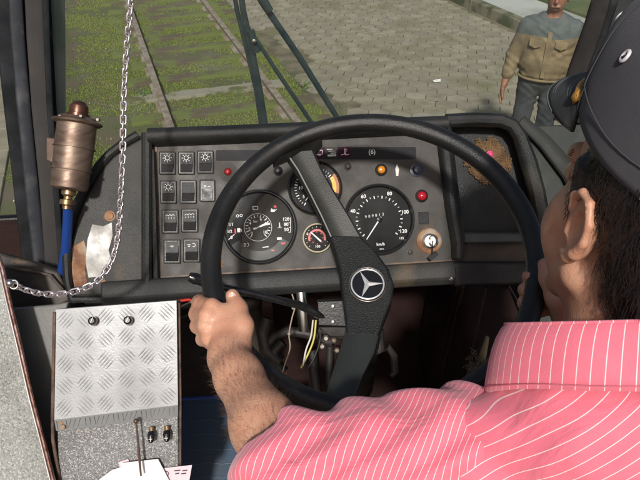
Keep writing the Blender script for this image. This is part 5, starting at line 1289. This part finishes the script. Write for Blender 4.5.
# cap
M_ey = M('pale enamelled eyelet', (.75, .70, .72), .35, .2)
m_cap = M('dark grey cotton twill', (.060, .058, .068), .9, spec=.2, col2=(.078, .075, .085), scale=9, bump=.5, bscale=1700, sheen=.1)
m_brim = M('worn dark grey brim cloth', (.036, .037, .038), .8, spec=.3, col2=(.055, .055, .055), scale=16, bump=.5, bscale=600)
m_gold = M('gold braid', (.72, .38, .07), .35, .6, col2=(.5, .22, .04), scale=200, bump=.8, bscale=900)
def cp(a, e):                                         # a: azimuth (0 = front), e: 0 rim .. 1 top
    fx, fy = math.sin(a), math.cos(a)
    rx = .090; ry = .107 if fy < 0 else .106
    q = (1-e**2.6)**(1/2.2) if e < 1 else 0
    front = max(0, fy)
    zb = .066+.034*fy                                  # rim plane, lower at the back
    zt = .200+.012*front
    bulge = 1+.05*front*math.sin(min(e, 1)*math.pi)
    x, y, z = fx*rx*q*bulge, fy*ry*q*bulge-.010-(.012*e), lerp(zb, zt, e)
    pk = .0016*math.sin(a*6+math.pi/2)*(1-e)*.0
    return hd(x*(1+pk), y, z+.0015*math.sin(a*5+e*9)+.0018*math.sin(a*3-e*14))
g = G(); nA, nE = 96, 26
vs = [cp(2*math.pi*i/nA, (j/nE)**.9*.998) for j in range(nE+1) for i in range(nA)]
fs = [(j*nA+i, j*nA+(i+1) % nA, (j+1)*nA+(i+1) % nA, (j+1)*nA+i) for j in range(nE) for i in range(nA)]+[tuple(range(nE*nA, (nE+1)*nA))]
g.add(vs, fs); capo = part('cap', g, m_cap, drv, smooth=180); capo['label'] = 'dark grey peaked cap with gold braid'
sm = capo.modifiers.new('thick', 'SOLIDIFY'); sm.thickness = .002; sm.offset = 1
g = G()                                              # seams between the panels, stitched band
for i in range(6):
    a = i*math.pi/3; 
    for da in (-.018, .018): g.tube([cp(a+da, t/20)+(cp(a, t/20)-hd(0, -.02, .03)).normalized()*.0016 for t in range(0, 20)], .0007, 5)
g.tube([cp(2*math.pi*t/72, .16)+(cp(2*math.pi*t/72, .16)-hd(0, -.02, .06)).normalized()*.0016 for t in range(73)], .0006, 5, False)
part('seam', g, M('darker stitched seam', (.06, .058, .066), .8), capo)
g = G(); BA = R(60); nb, nr2 = 40, 9; vs = []
for i in range(nb+1):
    a = lerp(-BA, BA, i/nb); r0 = cp(a, .02); ext = .058*(math.cos(a/BA*math.pi/2)**.62)
    o = Rh @ Vector((math.sin(a)*.55, 1, 0)).normalized()
    for j in range(nr2):
        t = j/(nr2-1); dz = -.012*t*t-.012*(a/BA)**2*t
        vs.append(r0+o*ext*t*HS+(Rh @ Vector((0, 0, dz))))
g.add(vs, [(i*nr2+j, (i+1)*nr2+j, (i+1)*nr2+j+1, i*nr2+j+1) for i in range(nb) for j in range(nr2-1)])
br = part('brim', g, m_brim, capo, smooth=180); sm = br.modifiers.new('thick', 'SOLIDIFY'); sm.thickness = .004; sm.offset = 0
g = G()
for t in (1.0, .9, .84, .5, .42):
    pts = []
    for i in range(3, nb-2):
        j = t*(nr2-1); j0 = min(int(j), nr2-2); p = lerp(vs[i*nr2+j0], vs[i*nr2+j0+1], j-j0); pts.append(p+(Rh @ Vector((0, 0, .0023 if t < 1 else 0))))
    g.tube(pts, .0024 if t == 1 else .0005, 6)
part('stitching', g, M('pale grey stitching', (.15, .155, .155), .7), br)
g = G()
for off in (-.0035, 0, .0035):
    g.tube([cp(lerp(-R(56), R(56), i/50), .045+off*1.5)+Rh @ (Vector((math.sin(lerp(-R(56), R(56), i/50)), math.cos(lerp(-R(56), R(56), i/50)), 0))*.0035)+Rh @ Vector((0, 0, off+.0006*math.sin(i*1.7))) for i in range(51)], .0032, 8)
part('gold_braid', g, m_gold, capo)
for s in (-1, 1):
    g = G(); p = cp(s*R(57), .05); o = (p-hd(0, 0, .04)).normalized(); g.lathe(p+o*.001, o, [(0, .0065), (.003, .0068), (.006, .005), (.0072, .001)], 20); part('gold_button', g, m_gold, capo)
for a in (-R(84), R(84), -R(150), R(150), -R(30), R(30)):
    g = G(); p = cp(a, .50); p2 = cp(a, .58); o = (p-hd(0, -.02, .03)).normalized(); u_ = (p2-p).normalized(); v_ = o.cross(u_); g.ring(p+o*.0022, u_, v_, .0044, .0016, 20, 8); ey_ = part('eyelet', g, M_ey, capo); g = G(); g.lathe(p+o*.0022, o, [(0, .003), (.0004, .003)], 12); part('hole', g, m_black, ey_)
